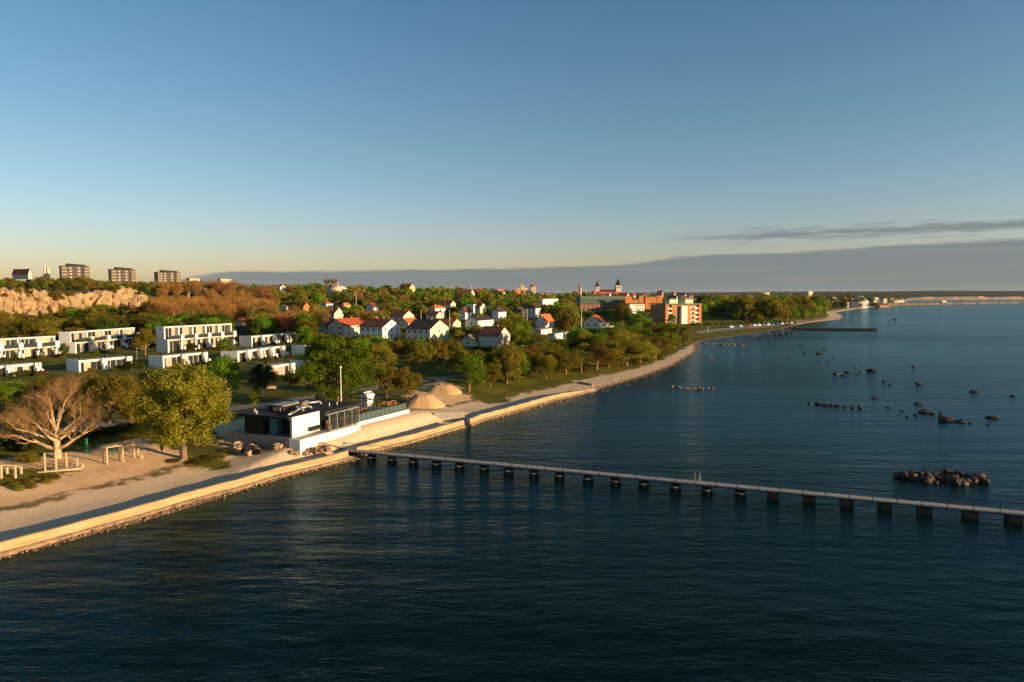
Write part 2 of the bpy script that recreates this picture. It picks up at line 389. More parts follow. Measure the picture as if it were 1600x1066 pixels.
    land=MX(MR(MM('ADD',sh.outputs['Fac'],MM('MULTIPLY',MM('SUBTRACT',NZ(.5,5,.7),.5),3.)),1.6,.3),land,wet)
    bed=ramp(NZ(.11,8,.7),[(.35,(.006,.008,.004)),(.5,(.022,.022,.009)),(.64,(.08,.062,.026)),(.8,(.16,.12,.06))])
    land=MX(MR(MM('ADD',sh.outputs['Fac'],MM('MULTIPLY',MM('SUBTRACT',NZ(.2,5,.7),.5),5.)),-2.5,-8.),land,bed)
    L(land,b.inputs['Base Color'])
    bp=N('ShaderNodeBump'); bp.inputs['Strength'].default_value=.7; bp.inputs['Distance'].default_value=.18; L(NZ(2.2,7,.8),bp.inputs['Height']); L(bp.outputs[0],b.inputs['Normal'])
    me.materials.append(m)
    o=obj_me('ground',me); tag(o,kind='structure')
    o['label']='beach, lawns and wooded land rising from the sea'
ground()
def water():
    m,nt,N,L,o=nodes('sea_water')
    tc=N('ShaderNodeTexCoord')
    def NZ(sc,det,rot,st,ro=.55):
        mp=N('ShaderNodeMapping'); mp.inputs['Rotation'].default_value=(0,0,R_(rot)); mp.inputs['Scale'].default_value=st; L(tc.outputs['Object'],mp.inputs[0])
        n=N('ShaderNodeTexNoise'); n.inputs['Scale'].default_value=sc; n.inputs['Detail'].default_value=det; n.inputs['Roughness'].default_value=ro; L(mp.outputs[0],n.inputs['Vector']); return n.outputs['Fac']
    def MM(op,a,bb):
        x=N('ShaderNodeMath'); x.operation=op
        for k,v in enumerate((a,bb)):
            if isinstance(v,(int,float)): x.inputs[k].default_value=v
            else: L(v,x.inputs[k])
        return x.outputs[0]
    h=MM('ADD',MM('ADD',MM('MULTIPLY',NZ(2.5,2,12,(1,1.8,1),.5),.060),MM('MULTIPLY',NZ(.65,2,30,(.6,1.6,1),.4),.115)),MM('ADD',MM('MULTIPLY',NZ(.06,2,-35,(.5,2.2,1)),.3),MM('MULTIPLY',NZ(.22,2,-28,(.22,1.6,1)),.14)))
    bp=N('ShaderNodeBump'); bp.inputs['Strength'].default_value=1.0; bp.inputs['Distance'].default_value=1.0
    # calmer and rougher patches
    gust=N('ShaderNodeMapRange'); L(NZ(.011,4,60,(.5,1.6,1)),gust.inputs[0]); gust.inputs[1].default_value=.35; gust.inputs[2].default_value=.65; gust.inputs[3].default_value=.2; gust.inputs[4].default_value=1.3
    L(MM('MULTIPLY',h,gust.outputs[0]),bp.inputs['Height'])
    g=N('ShaderNodeBsdfGlossy'); g.inputs['Roughness'].default_value=.11; g.inputs['Color'].default_value=(.40,.62,.72,1); L(bp.outputs[0],g.inputs['Normal'])
    t=N('ShaderNodeBsdfTransparent'); t.inputs[0].default_value=(.55,.66,.62,1)
    d=N('ShaderNodeBsdfDiffuse'); d.inputs[0].default_value=(.004,.024,.021,1)
    mt=N('ShaderNodeMixShader'); mt.inputs[0].default_value=.35; L(t.outputs[0],mt.inputs[1]); L(d.outputs[0],mt.inputs[2])
    fr=N('ShaderNodeFresnel'); fr.inputs['IOR'].default_value=1.2; L(bp.outputs[0],fr.inputs['Normal'])
    mx=N('ShaderNodeMixShader'); L(fr.outputs[0],mx.inputs[0]); L(mt.outputs[0],mx.inputs[1]); L(g.outputs[0],mx.inputs[2]); L(mx.outputs[0],o.inputs['Surface'])
    va=N('ShaderNodeVolumeAbsorption'); va.inputs['Color'].default_value=(.22,.62,.60,1); va.inputs['Density'].default_value=.42; L(va.outputs[0],o.inputs['Volume'])
    S=60000
    me=mesh_np('sea',[(-S,-S,0),(S,-S,0),(S,S,0),(-S,S,0)],[(0,1,2,3)],[m])
    tag(obj_me('sea',me),'calm dark blue sea with small ripples',kind='structure')
    mb=mat('deep_sea_bed',(.01,.012,.01),.9,.2,.05)
    me=mesh_np('sea_bed',[(-S,-S,-7),(S,-S,-7),(S,S,-7),(-S,S,-7)],[(0,1,2,3)],[mb]); tag(obj_me('sea_bed',me),'dark sea bed',kind='structure')
water()
# ------------------------------------------------------------ sea walls, path
def wall(pxs,label,zt=1.08,taper_end=False):
    P=[PX(a,b,zt) for a,b in pxs]; root=thing('sea_wall',(P[0].x,P[0].y,0),label,'sea wall','pale concrete sea walls')
    dens=[]
    for i in range(len(P)-1):
        n=max(1,int((P[i+1]-P[i]).length/1.0)); dens+=[P[i].lerp(P[i+1],k/n) for k in range(n)]
    dens.append(P[-1]); n=len(dens); mb=MB(); prof=[(.66,-.6),(.62,.30),(.42,.40),(.34,zt-.07),(.29,zt),(-.03,zt),(-.06,zt-.05),(-.08,-.1)]
    cp=MB(); rows=[]
    for i,p in enumerate(dens):
        t=(dens[min(i+1,n-1)]-dens[max(i-1,0)]); t.z=0; t.normalize(); nn=Vector((t.y,-t.x,0))  # towards the sea
        jz=.022*math.sin(i*1.7)+.015*math.sin(i*.37)
        k=1.0
        if taper_end and i>n-14: k=1-.55*((i-(n-14))/13)
        rows.append([Vector((p.x,p.y,0))+nn*(o_+.015*math.sin(i*2.3))+Vector((0,0,(z if z<.5 else z*k+jz))) for o_,z in prof])
    for i in range(n-1):
        for j in range(len(prof)-1): mb.quad((rows[i][j],rows[i+1][j],rows[i+1][j+1],rows[i][j+1]),1 if j<2 else 0)
    mb.quad(rows[0][::-1]); mb.quad(rows[-1])
    part(mb,'wall_face',[CONC,ROCKM],root)
    for i in range(7,n-2,13):
        t=(dens[i+1]-dens[i-1]); t.z=0; t.normalize(); nn=Vector((t.y,-t.x,0)); p=dens[i]; g=MB(); q=Vector((p.x,p.y,0))
        g.hexa([q+t*s_+nn*o_+Vector((0,0,z)) for z,o0,o1 in ((.42,.40,.44),(zt-.07,.32,.36)) for s_,o_ in ((-.03,o0),(-.03,o1),(.03,o1),(.03,o0))][0:4]+[q+t*s_+nn*o_+Vector((0,0,zt-.07)) for s_,o_ in ((-.03,.32),(-.03,.36),(.03,.36),(.03,.32))])
        part(g,'joint',CONCG,root)
    return dens
W1=wall([(-90,870),(0,846),(60,831),(135,811),(215,790),(300,766),(365,750),(430,731),(490,717),(541,704.5)],'pale concrete sea wall along the nearest beach, ending where the jetty starts')
W2=wall([(554,699.5),(600,688),(640,679),(690,665),(722,656.5)],'short pale concrete sea wall between the jetty and the narrow gap')
W3=wall([(731,655),(748,648),(800,634.5),(860,618),(928,602.5)],'pale concrete sea wall beyond the narrow gap, sinking into the far beach',taper_end=True)
def cross_wall(a,b,label):
    A=GD(*a); B=GD(*b); d=(B-A); d.z=0; l=d.length; d.normalize(); n=Vector((-d.y,d.x,0)); mb=MB()
    mb.box((A.x,A.y,0),d,n,0,l,-.15,.15,.2,max(A.z,B.z)+.3); tag(mb.build('groyne_wall',CONCG,loc=(A.x,A.y,0)),label,'low wall')
cross_wall((678,648),(726,657),'low dark cross wall on the beach leading to the gap in the sea wall')
cross_wall((903,598),(926,603),'low dark cross wall at the far end of the sea wall')
def ribbon(pxs,width,name,m,lift=.05,label=None):
    P=[GD(*p) for p in pxs]; pts=[]
    for i in range(len(P)-1):
        n=max(1,int((P[i+1]-P[i]).length/2.)); pts+=[P[i].lerp(P[i+1],k/n) for k in range(n)]
    pts.append(P[-1]); mb=MB(); rows=[]
    for i,p in enumerate(pts):
        t=pts[min(i+1,len(pts)-1)]-pts[max(i-1,0)]; t.z=0; t.normalize(); nn=Vector((t.y,-t.x,0)); row=[]
        for k in range(5):
            q=p+nn*width*(k/4-.5); row.append((q.x,q.y,hz(q.x,q.y)+lift))
        rows.append(row)
    for i in range(len(rows)-1):
        for k in range(4): mb.quad((rows[i][k],rows[i][k+1],rows[i+1][k+1],rows[i+1][k]))
    tag(mb.build(name,m),label,kind='structure')
ribbon([(-60,712),(0,697),(60,682),(130,668),(215,656),(290,649),(360,641),(440,629),(500,620),(560,611),(640,598),(720,587),(800,577)],3.4,'path',ASPH,.06,'grey asphalt path through the park')
ribbon([(1070,522),(1130,515),(1200,510),(1255,503),(1295,497)],5,'road',ASPH,.08,'coast road with parking')
ribbon([(455,692),(500,691),(544,702)],1.6,'ramp',CONCG,.12,'concrete walkway from the beach house to the jetty')
# ------------------------------------------------------------ trees
def tri_tubes(segs,sides=3):
    S=np.array([[*a,*b,r0,r1] for a,b,r0,r1 in segs],float)
    p=S[:,0:3]; q=S[:,3:6]; d=q-p; d/=np.linalg.norm(d,axis=1,keepdims=True)+1e-9
    ref=np.where(np.abs(d[:,2:3])<.9,np.array([[0,0,1.]]),np.array([[1.,0,0]]))
    x=np.cross(d,ref); x/=np.linalg.norm(x,axis=1,keepdims=True); y=np.cross(d,x)
    n=len(S); V=np.zeros((n,2*sides,3))
    for i in range(sides):
        t=2*math.pi*i/sides; o=x*math.cos(t)+y*math.sin(t)
        V[:,i]=p+o*S[:,6:7]; V[:,sides+i]=q+o*S[:,7:8]
    base=np.arange(n)[:,None]*2*sides; Fs=[]
    for i in range(sides):
        j=(i+1)%sides; Fs.append(np.concatenate([base+i,base+j,base+sides+j,base+sides+i],1))
    return V.reshape(-1,3),np.concatenate(Fs)
def leaves(cent,rad,per,size,r,flat=.75,up=.0):
    nC=len(cent); C=np.repeat(cent,per,0); Rd=np.repeat(rad,per)[:,None]
    d=r.normal(size=(nC*per,3)); d/=np.linalg.norm(d,axis=1,keepdims=True)
    k=r.uniform(.25,1,(nC*per,1))**.45*r.uniform(.75,1.12,(nC*per,1))
    P=C+d*Rd*k*np.array([1,1,flat])
    nrm=d*.9+r.normal(size=d.shape)*.75+np.array([0,0,.35]); nrm/=np.linalg.norm(nrm,axis=1,keepdims=True)
    a=np.cross(nrm,r.normal(size=d.shape)); a/=np.linalg.norm(a,axis=1,keepdims=True)+1e-9; b=np.cross(nrm,a)
    s=size*r.uniform(.6,1.35,(len(P),1)); a*=s; b*=s*.62
    V=np.stack([P-a,P-b,P+a,P+b],1).reshape(-1,3); n=len(P); Fq=(np.arange(n)[:,None]*4+np.arange(4)[None])
    return V,Fq
def crown_centers(r,n,W,z0,z1,lump=.2,top=.0,rr_=(.13,.24)):
    out=[];rad=[]
    for i in range(n):
        d=r.normal(size=3); d/=np.linalg.norm(d)
        if d[2]<-.25 and r.random()<.6: d[2]*=-1
        k=r.uniform(.35,1.0)**.6
        zc=(z0+z1)/2; hz_=(z1-z0)/2
        rr=r.uniform(*rr_)*W
        wx=(W/2-rr*.7)*(1+lump*r.normal()); wz=(hz_-rr*.5)*(1+lump*.5*r.normal())
        x=d[0]*k*wx; y=d[1]*k*wx; z=zc+d[2]*k*wz
        if top: f=1-top*(z-z0)/(z1-z0); x*=f; y*=f
        out.append((x,y,z)); rad.append(rr)
    return np.array(out),np.array(rad)
VAR={}
def leafy(kind,lod,seed,W=.8,tf=.22,n=34,flat=.75,top=0.0,lump=.2,stems=1):
    r=np.random.default_rng(seed)
    per,size={'near':(250,.0105),'mid':(150,.017),'far':(62,.033),'vfar':(20,.062)}[lod]
    C,Rd=crown_centers(r,n,W,tf,1.0,lump,top,(.07,.14) if lod=='near' else ((.10,.19) if lod=='mid' else (.13,.24)))
    V,Fq=leaves(C,Rd,per,size,r,flat)
    V[:,2]=np.clip(V[:,2],.02,None)
    segs=[]
    for sidx in range(stems):
        ang=2*math.pi*sidx/max(stems,1)+r.uniform(0,1); lean=0.0 if stems==1 else .12
        tfx=max(tf,.2); bx,by=(.0,.0) if stems==1 else (.02*math.cos(ang),.02*math.sin(ang))
        tx,ty=lean*math.cos(ang),lean*math.sin(ang); tr=.028/math.sqrt(stems)
        pts=[np.array([bx,by,-.03]),np.array([bx*1.2+tx*.3,by*1.2+ty*.3,tfx*.6]),np.array([bx+tx*.7+.01*r.normal(),by+ty*.7,tfx*1.2]),np.array([tx*1.2,ty*1.2,.62])]
        rr=[tr*1.35,tr,tr*.8,tr*.35]
        for k in range(3): segs.append((pts[k],pts[k+1],rr[k],rr[k+1]))
        sel=r.choice(len(C),min(len(C),14 if lod in('near','mid') else 5),replace=False)
        for c in C[sel]:
            t=r.uniform(.75,1.6)*tfx; t=min(t,.6)
            s0=np.array([tx*.8*t/.3*.5,ty*.8*t/.3*.5,t]); mid=(s0+c)/2+np.array([0,0,-.03])+r.normal(size=3)*.015
            segs.append((s0,mid,tr*.5,tr*.28)); segs.append((mid,c,tr*.28,tr*.08))
    Tv,Tf=tri_tubes(segs,6 if lod in('near','mid') else 4)
    return (Tv,Tf),(V,Fq)
def branchy(seed,levels=6,up=.25,spread=.65,rad=.045,first=.2,kids=(3,4),twigs=6,lenf=.72,W=1.0):
    r=np.random.default_rng(seed); segs=[]; tw=[]
    def grow(p,d,l,rd,lev):
        n=3 if lev<2 else 2; q=p
        for k in range(n):
            d2=d+r.normal(size=3)*.13*(1+lev*.25)+np.array([0,0,up*.25]); d2/=np.linalg.norm(d2)
            e=q+d2*l/n; segs.append((q,e,rd*(1-.3*k/n),rd*(1-.3*(k+1)/n))); q=e; d=d2
            if lev>=2 and lev<levels and r.random()<.7:
                s=r.normal(size=3); s-=s.dot(d)*d; s/=np.linalg.norm(s); c=d*.6+s*spread; c/=np.linalg.norm(c)
                if rd>.002: grow(q,c,l*lenf*.7,rd*.45,lev+2)
        if lev>=levels:
            return
        kk=r.integers(kids[0],kids[1]+1); ph=r.uniform(0,6.28)
        x=np.cross(d,[0.3,.2,1.]); x/=np.linalg.norm(x)+1e-9; y=np.cross(d,x)
        for j in range(kk):
            t=ph+6.283*j/kk+r.normal()*.3; s=x*math.cos(t)+y*math.sin(t)
            sp=spread*r.uniform(.6,1.3); c=d+s*sp+np.array([0,0,up*.3]); c/=np.linalg.norm(c)
            grow(q,c,l*lenf*r.uniform(.75,1.15),rd*.62,lev+1)
    grow(np.array([0,0,-.02]),np.array([0,0,1.]),first,rad,0)
    return segs
def twig_tree(lod,seed,W=.7):
    r=np.random.default_rng(seed); segs=[]
    n=5
    for s in range(n):
        a=6.283*s/n+r.uniform(0,1); w=W*.36*r.uniform(.2,1)
        b=np.array([.03*math.cos(a),.03*math.sin(a),-.03]); m=np.array([w*.4*math.cos(a),w*.4*math.sin(a),.4]); e=np.array([w*math.cos(a),w*math.sin(a),.9*r.uniform(.8,1)])
        segs+=[(b,m,.016,.011),(m,e,.011,.003)]
        for k in range(7):
            t=r.uniform(.2,.9); p=m+(e-m)*t; q=p+np.array([r.normal()*.09,r.normal()*.09,.16]); segs.append((p,q,.005,.002))
    Tv,Tf=tri_tubes(segs,4)
    N={'mid':3600,'far':1900,'vfar':360}[lod]; wd={'mid':.0030,'far':.0052,'vfar':.016}[lod]
    d=r.normal(size=(N,3)); d/=np.linalg.norm(d,axis=1,keepdims=True); k=r.uniform(.1,1,(N,1))**.4
    lump=1+.14*np.sin(d[:,:1]*7+seed)*np.cos(d[:,1:2]*6)
    P=d*k*lump*np.array([W/2,W/2,.38])+np.array([0,0,.60])
    P[:,:2]*=(.55+.5*np.clip((P[:,2:3]-.2)/.6,0,1))
    dr=np.stack([P[:,0]*1.1,P[:,1]*1.1,np.full(N,.55)],1)+r.normal(size=(N,3))*.22; dr/=np.linalg.norm(dr,axis=1,keepdims=True)
    sd_=np.cross(dr,r.normal(size=(N,3))); sd_/=np.linalg.norm(sd_,axis=1,keepdims=True); ln=r.uniform(.03,.075,(N,1))*(2.2 if lod=='vfar' else 1.3)
    V=np.stack([P-sd_*wd,P+sd_*wd,P+dr*ln+sd_*wd*.4,P+dr*ln-sd_*wd*.4],1).reshape(-1,3)
    return (Tv,Tf),(V,np.arange(N)[:,None]*4+np.arange(4)[None])
def conifer(lod,seed):
    r=np.random.default_rng(seed); C=[];Rd=[]
    for k in range(26):
        z=.15+.8*k/26; w=.2*(1-(z-.1)/.95)+.015; a=k*2.4; C.append((w*.6*math.cos(a),w*.6*math.sin(a),z)); Rd.append(w*.8+.02)
    per,size={'far':(60,.03),'vfar':(24,.05),'mid':(150,.02)}[lod]
    V,Fq=leaves(np.array(C),np.array(Rd),per,size,r,.7)
    return tri_tubes([((0,0,-.02),(0,0,.5),.02,.012),((0,0,.5),(0,0,.97),.012,.003)],4),(V,Fq)
LM={'y':YLEAF,'g':GLEAF,'o':OLEAF,'d':DLEAF,'r':RLEAF,'t':TWIG,'c':DLEAF}
NEAR_R=(.07,.14)
SHAPE={'y':dict(W=.95,tf=.06,lump=.24),'g':dict(W=.88,tf=.04),'o':dict(W=.95,tf=.05,lump=.28),'d':dict(W=.9,tf=.08),'r':dict(W=.9,tf=.12)}
RAW={}
def raw(kind,lod,i):
    k=(kind,lod,i)
    if k not in RAW:
        sd_=hash((ord(kind),i))%9973+17
        if kind=='t': RAW[k]=twig_tree(lod,sd_)
        elif kind=='c': RAW[k]=conifer(lod,sd_)
        else: RAW[k]=leafy(kind,lod,sd_,n={'near':150,'mid':58,'far':32,'vfar':22}[lod],**SHAPE[kind])
    return RAW[k]
def variant(kind,lod,i):
    k=(kind,lod,i)
    if k not in VAR:
        (tv,tf),(v,f)=raw(kind,lod,i)
        VAR[k]=(mesh_np('trunk',tv,tf,[PBARK if kind=='t' else BARK],smooth_=True),mesh_np('crown',v,f,[LM[kind]]))
    return VAR[k]
TCOUNT=[0]; PLACED=[]
def put_tree(p,h,w,kind,label,group=None,lod='mid',i=None,name=None,cat='tree'):
    i=random.randrange(4) if i is None else i
    tm,cm=variant(kind,lod,i)
    nm=name or {'t':'bare_tree','c':'conifer_tree'}.get(kind,'leafy_tree')
    t=thing(nm,(p[0],p[1],p[2]-.05),label,cat,group); t.rotation_euler=(0,0,random.uniform(0,6.28))
    base={'t':.7,'c':.4}.get(kind) or SHAPE[kind]['W']
    wx=w/(base*.95)
    t.scale=(wx,wx,h)
    obj_me('trunk',tm,t); obj_me('crown',cm,t); TCOUNT[0]+=1; PLACED.append((p[0],p[1],w/2)); return t
def tree_px(px,py,top,wpx,kind,label,lod='mid',i=None,group=None,name=None,cat='tree'):
    p=GD(px,py); h=ZAT(p.y,top)-p.z; w=wpx*(p.y*CP)/F
    return put_tree(p,h,w,kind,label,group,lod,i,name,cat)
# hero trees
tree_px(287,717,566,150,'y','large yellow-green tree with a stout pale trunk standing on the sand beside the outdoor gym','near',0)
tree_px(528,640,521,122,'g','tall bright green tree behind the black-roofed beach house','near',1)
GTWIG=mat('golden_twigs',(.42,.25,.10),.9,.2,3)
def hero_bare():
    p=GD(90,716); h=ZAT(p.y,574)-p.z
    t=thing('bare_tree',(p.x,p.y,p.z-.05),'big leafless tree with pale spreading limbs behind the timber gym posts','tree')
    r=np.random.default_rng(5); S=[]
    S+=[((0,0,-.02),(0,0,.14),.045,.036),((0,0,.14),(-.01,0,.30),.036,.031),((-.01,0,.30),(0,.01,.42),.031,.022)]
    def limb(p0,d,l,rd,lev,maxlev=5):
        d=np.array(d,float); d/=np.linalg.norm(d); q=np.array(p0,float); n=4
        for k in range(n):
            d=d+r.normal(size=3)*.16+np.array([0,0,.11]); d/=np.linalg.norm(d); e=q+d*l/n
            S.append((q,e,rd*(1-.16*k),rd*(1-.16*(k+1)))); q=e
            if lev<maxlev and (k>=1 or lev>0):
                for _ in range(2 if lev>=2 else 1+(r.random()<.5)):
                    s=r.normal(size=3); s-=s.dot(d)*d; s/=np.linalg.norm(s); c=d*.78+s*.72+np.array([0,0,.16])
                    limb(q,c,l*r.uniform(.42,.6),rd*(1-.16*k)*.5,lev+1,maxlev) if (lev<3 or r.random()<.50) else None
    lim=[(.12,(-1,.1,.30),.50,.024),(.13,(1,-.3,.35),.48,.022),(.20,(.2,1,.5),.42,.018),(.22,(-.1,-1,.6),.36,.016),(.28,(-.8,.2,.75),.48,.020),(.30,(.8,.2,.85),.46,.019),(.33,(-.25,-.6,1.),.40,.015),(.38,(-.45,.1,1.3),.46,.016),(.40,(.45,-.2,1.3),.46,.016),(.42,(0,.1,1.),.44,.016),(.24,(.9,.6,.35),.44,.016),(.25,(-.9,-.5,.4),.46,.017)]
    for z,d,l,rd in lim: limb((0,0,z),d,l*.93,rd,0)
    V,Fq=tri_tubes(S,4); zmax=V[:,2].max(); V*=h/zmax; V[:,0]*=1.12; V[:,1]*=1.12
    thick=[s for s in S if s[2]>.006]; thin=[s for s in S if s[2]<=.006]
    k=h/zmax*np.array([1.15,1.15,1])
    for nm,ss,sd_ in (('trunk',thick,8),('twigs',thin,3)):
        V,Fq=tri_tubes([(np.array(a)*k,np.array(b)*k,c*h,max(d*h,.003)) for a,b,c,d in ss],sd_)
        obj_me(nm,mesh_np(nm,V,Fq,[PBARK if nm=='trunk' else GTWIG],smooth_=True),t)
hero_bare()
T=tree_px
T(172,662,577,80,'o','spreading half-bare olive tree between the big leafless tree and the large yellow-green tree')
T(205,664,628,34,'y','small staked lime tree beside the asphalt path left of the large yellow-green tree')
T(355,630,553,62,'g','green tree with an orange-lit trunk rising behind the large yellow-green tree')
T(410,620,567,52,'d','dark shadowed round tree on the lawn before the low white terraces')
T(399,634,606,19,'y','slender young tree beside the path behind the beach house')
T(227,556,512,36,'o','olive tree between two upper white terraces')
T(150,560,546,14,'g','small bright green bush-like tree on the terrace lawn')
T(604,623,565,44,'o','olive tree right of the tall bright green tree by the sandy yard')
T(634,622,572,46,'y','low forked yellow-green tree beside the nearer sand heap')
for k,(x,y,t_,w,kd) in enumerate([(600,592,540,40,'o'),(652,584,532,36,'o'),(668,582,530,30,'y'),(684,577,530,34,'o'),(706,572,526,44,'o'),(722,585,545,40,'o'),(585,585,535,30,'o')]):
    T(x,y,t_,w,kd,['olive park tree behind the two sand heaps, first right of the tall bright green tree','slim trunked olive park tree in front of the pale house with a dark roof','second slim trunked yellowish park tree in front of the pale house','third slim trunked park tree in front of the pale house','broad olive park tree near the brown half-timbered house','bushy olive tree left of the green tree by the grass bank','olive tree partly hidden by the tall bright green tree'][k])
T(733,612,553,60,'g','fresh green tree on the grass bank right of the farther sand heap')
T(766,604,566,36,'o','small brownish tree beside the tall upright willow')
T(792,600,540,58,'y','tall upright willow-like tree on the beach edge below the brown house')
T(853,592,556,38,'y','lone small rounded tree at the back of the beach')
OR=['first','second','third','fourth','fifth','sixth','seventh','eighth','ninth','tenth','eleventh','twelfth','thirteenth','fourteenth','fifteenth','sixteenth','seventeenth','eighteenth']
def ordw(n):
    if n<len(OR): return OR[n]
    t=n+1; tens={2:'twent',3:'thirt',4:'fort',5:'fift',6:'sixt',7:'sevent'}[t//10] if t>=20 else ''
    if t==19: return 'nineteenth'
    return tens+'ieth' if t%10==0 else tens+'y-'+OR[t%10-1]
sh=[(884,582,548,44,'y'),(908,580,548,34,'d'),(932,575,541,56,'o'),(951,572,543,38,'y'),(979,569,533,52,'o'),(1000,565,530,40,'y'),(1024,559,524,46,'o'),(1043,552,518,30,'g'),(1062,538,508,34,'o')]
for k,(x,y,t_,w,kd) in enumerate(sh): T(x,y+2,t_-2,w*1.3,kd,'low rounded shore tree along the beach edge, %s counting away from the lone small tree'%OR[k],group=None)
bk=[(868,560,533,40,'d'),(892,556,532,44,'o'),(915,552,526,46,'y'),(940,556,524,44,'o'),(962,549,520,44,'o'),(985,548,520,40,'y'),(1005,543,515,38,'g'),(1030,538,512,36,'o'),(820,565,535,34,'d'),(842,560,530,34,'o'),(905,538,517,36,'g'),(930,536,516,30,'g'),(955,532,512,40,'g'),(978,530,512,36,'g'),(1045,525,505,32,'g'),(1020,524,506,26,'o')]
for k,(x,y,t_,w,kd) in enumerate(bk): T(x,y,t_-3,w*1.35,kd,'rounded %s tree in the belt behind the shore trees, %s in from the half-timbered house'%({'d':'dark','o':'olive','y':'yellowish','g':'green'}[kd],OR[sorted([q[0] for q in bk]).index(x)]),group='trees in the belt behind the shore')
pk=[(-25,655,598,60,'o'),(18,648,592,58,'g'),(62,640,590,56,'o'),(112,646,590,54,'o'),(140,628,585,44,'d'),(190,640,582,60,'y'),(245,632,590,46,'o'),(20,618,596,40,'d'),(85,612,588,30,'r'),(232,600,580,34,'d'),(335,600,568,30,'g'),(455,606,582,34,'d'),(478,600,566,40,'g'),(497,560,535,40,'d'),(575,545,522,34,'o'),(560,556,533,34,'d'),(395,560,548,22,'d'),(240,545,524,26,'d'),(352,548,528,24,'g'),(100,560,536,16,'d'),(620,560,537,26,'d'),(745,575,545,36,'o'),(815,585,560,30,'g'),(800,560,540,34,'d'),(760,560,540,30,'d'),(300,548,536,20,'d'),(205,580,563,24,'d')]
for k,(x,y,t_,w,kd) in enumerate(pk): T(x,y,t_,w,kd,'%s park tree at the lawns, %s counting from the left edge of the photo'%({'d':'dark','o':'olive','y':'yellowish','g':'green','r':'russet'}[kd],(OR+['nineteenth','twentieth','twenty-first','twenty-second','twenty-third','twenty-fourth','twenty-fifth','twenty-sixth','twenty-seventh'])[sorted([q[0] for q in pk]).index(x)]),group='park trees around the lawns')
T(972,512,471,40,'y','tall spreading tree in front of the green-roofed brick hospital')
T(1001,516,484,34,'g','tall tree before the white block between the two brick hospital buildings')
T(1050,508,491,18,'g','young green tree in front of the orange brick block')
# ------------------------------------------------------------ houses
KEEP=[]   # (px0,px1,lowest row that must stay visible,distance)
U0=(.42,.907)
def basis(rot=0):
    a=math.atan2(U0[1],U0[0])+R_(rot); a_=Vector((math.cos(a),math.sin(a),0)); return a_,Vector((-a_.y,a_.x,0))
def window(root,O,a,n,A,z,w,h,par=None,m=None,frame=True,name='window'):
    # pane in the vertical plane through O along a, outward normal n
    mb=MB(); 
    def bx(A0,A1,z0,z1,o0,o1,mi): mb.box(O,a,n,A0,A1,o0,o1,z0,z1,mi)
    if frame:
        t=min(.12,w*.12); bx(A-w/2,A-w/2+t,z,z+h,.005,.06,0); bx(A+w/2-t,A+w/2,z,z+h,.005,.06,0)
        bx(A-w/2+t,A+w/2-t,z+h-t,z+h,.005,.06,0); bx(A-w/2+t,A+w/2-t,z,z+t,.005,.06,0)
        bx(A-w/2+t,A+w/2-t,z+t,z+h-t,.005,.03,1)
        if w>.9: bx(A-t/3,A+t/3,z+t,z+h-t,.03,.05,0)
    else: bx(A-w/2,A+w/2,z,z+h,.005,.04,1)
    return part(mb,name,[FRAME,m or WIN],root)
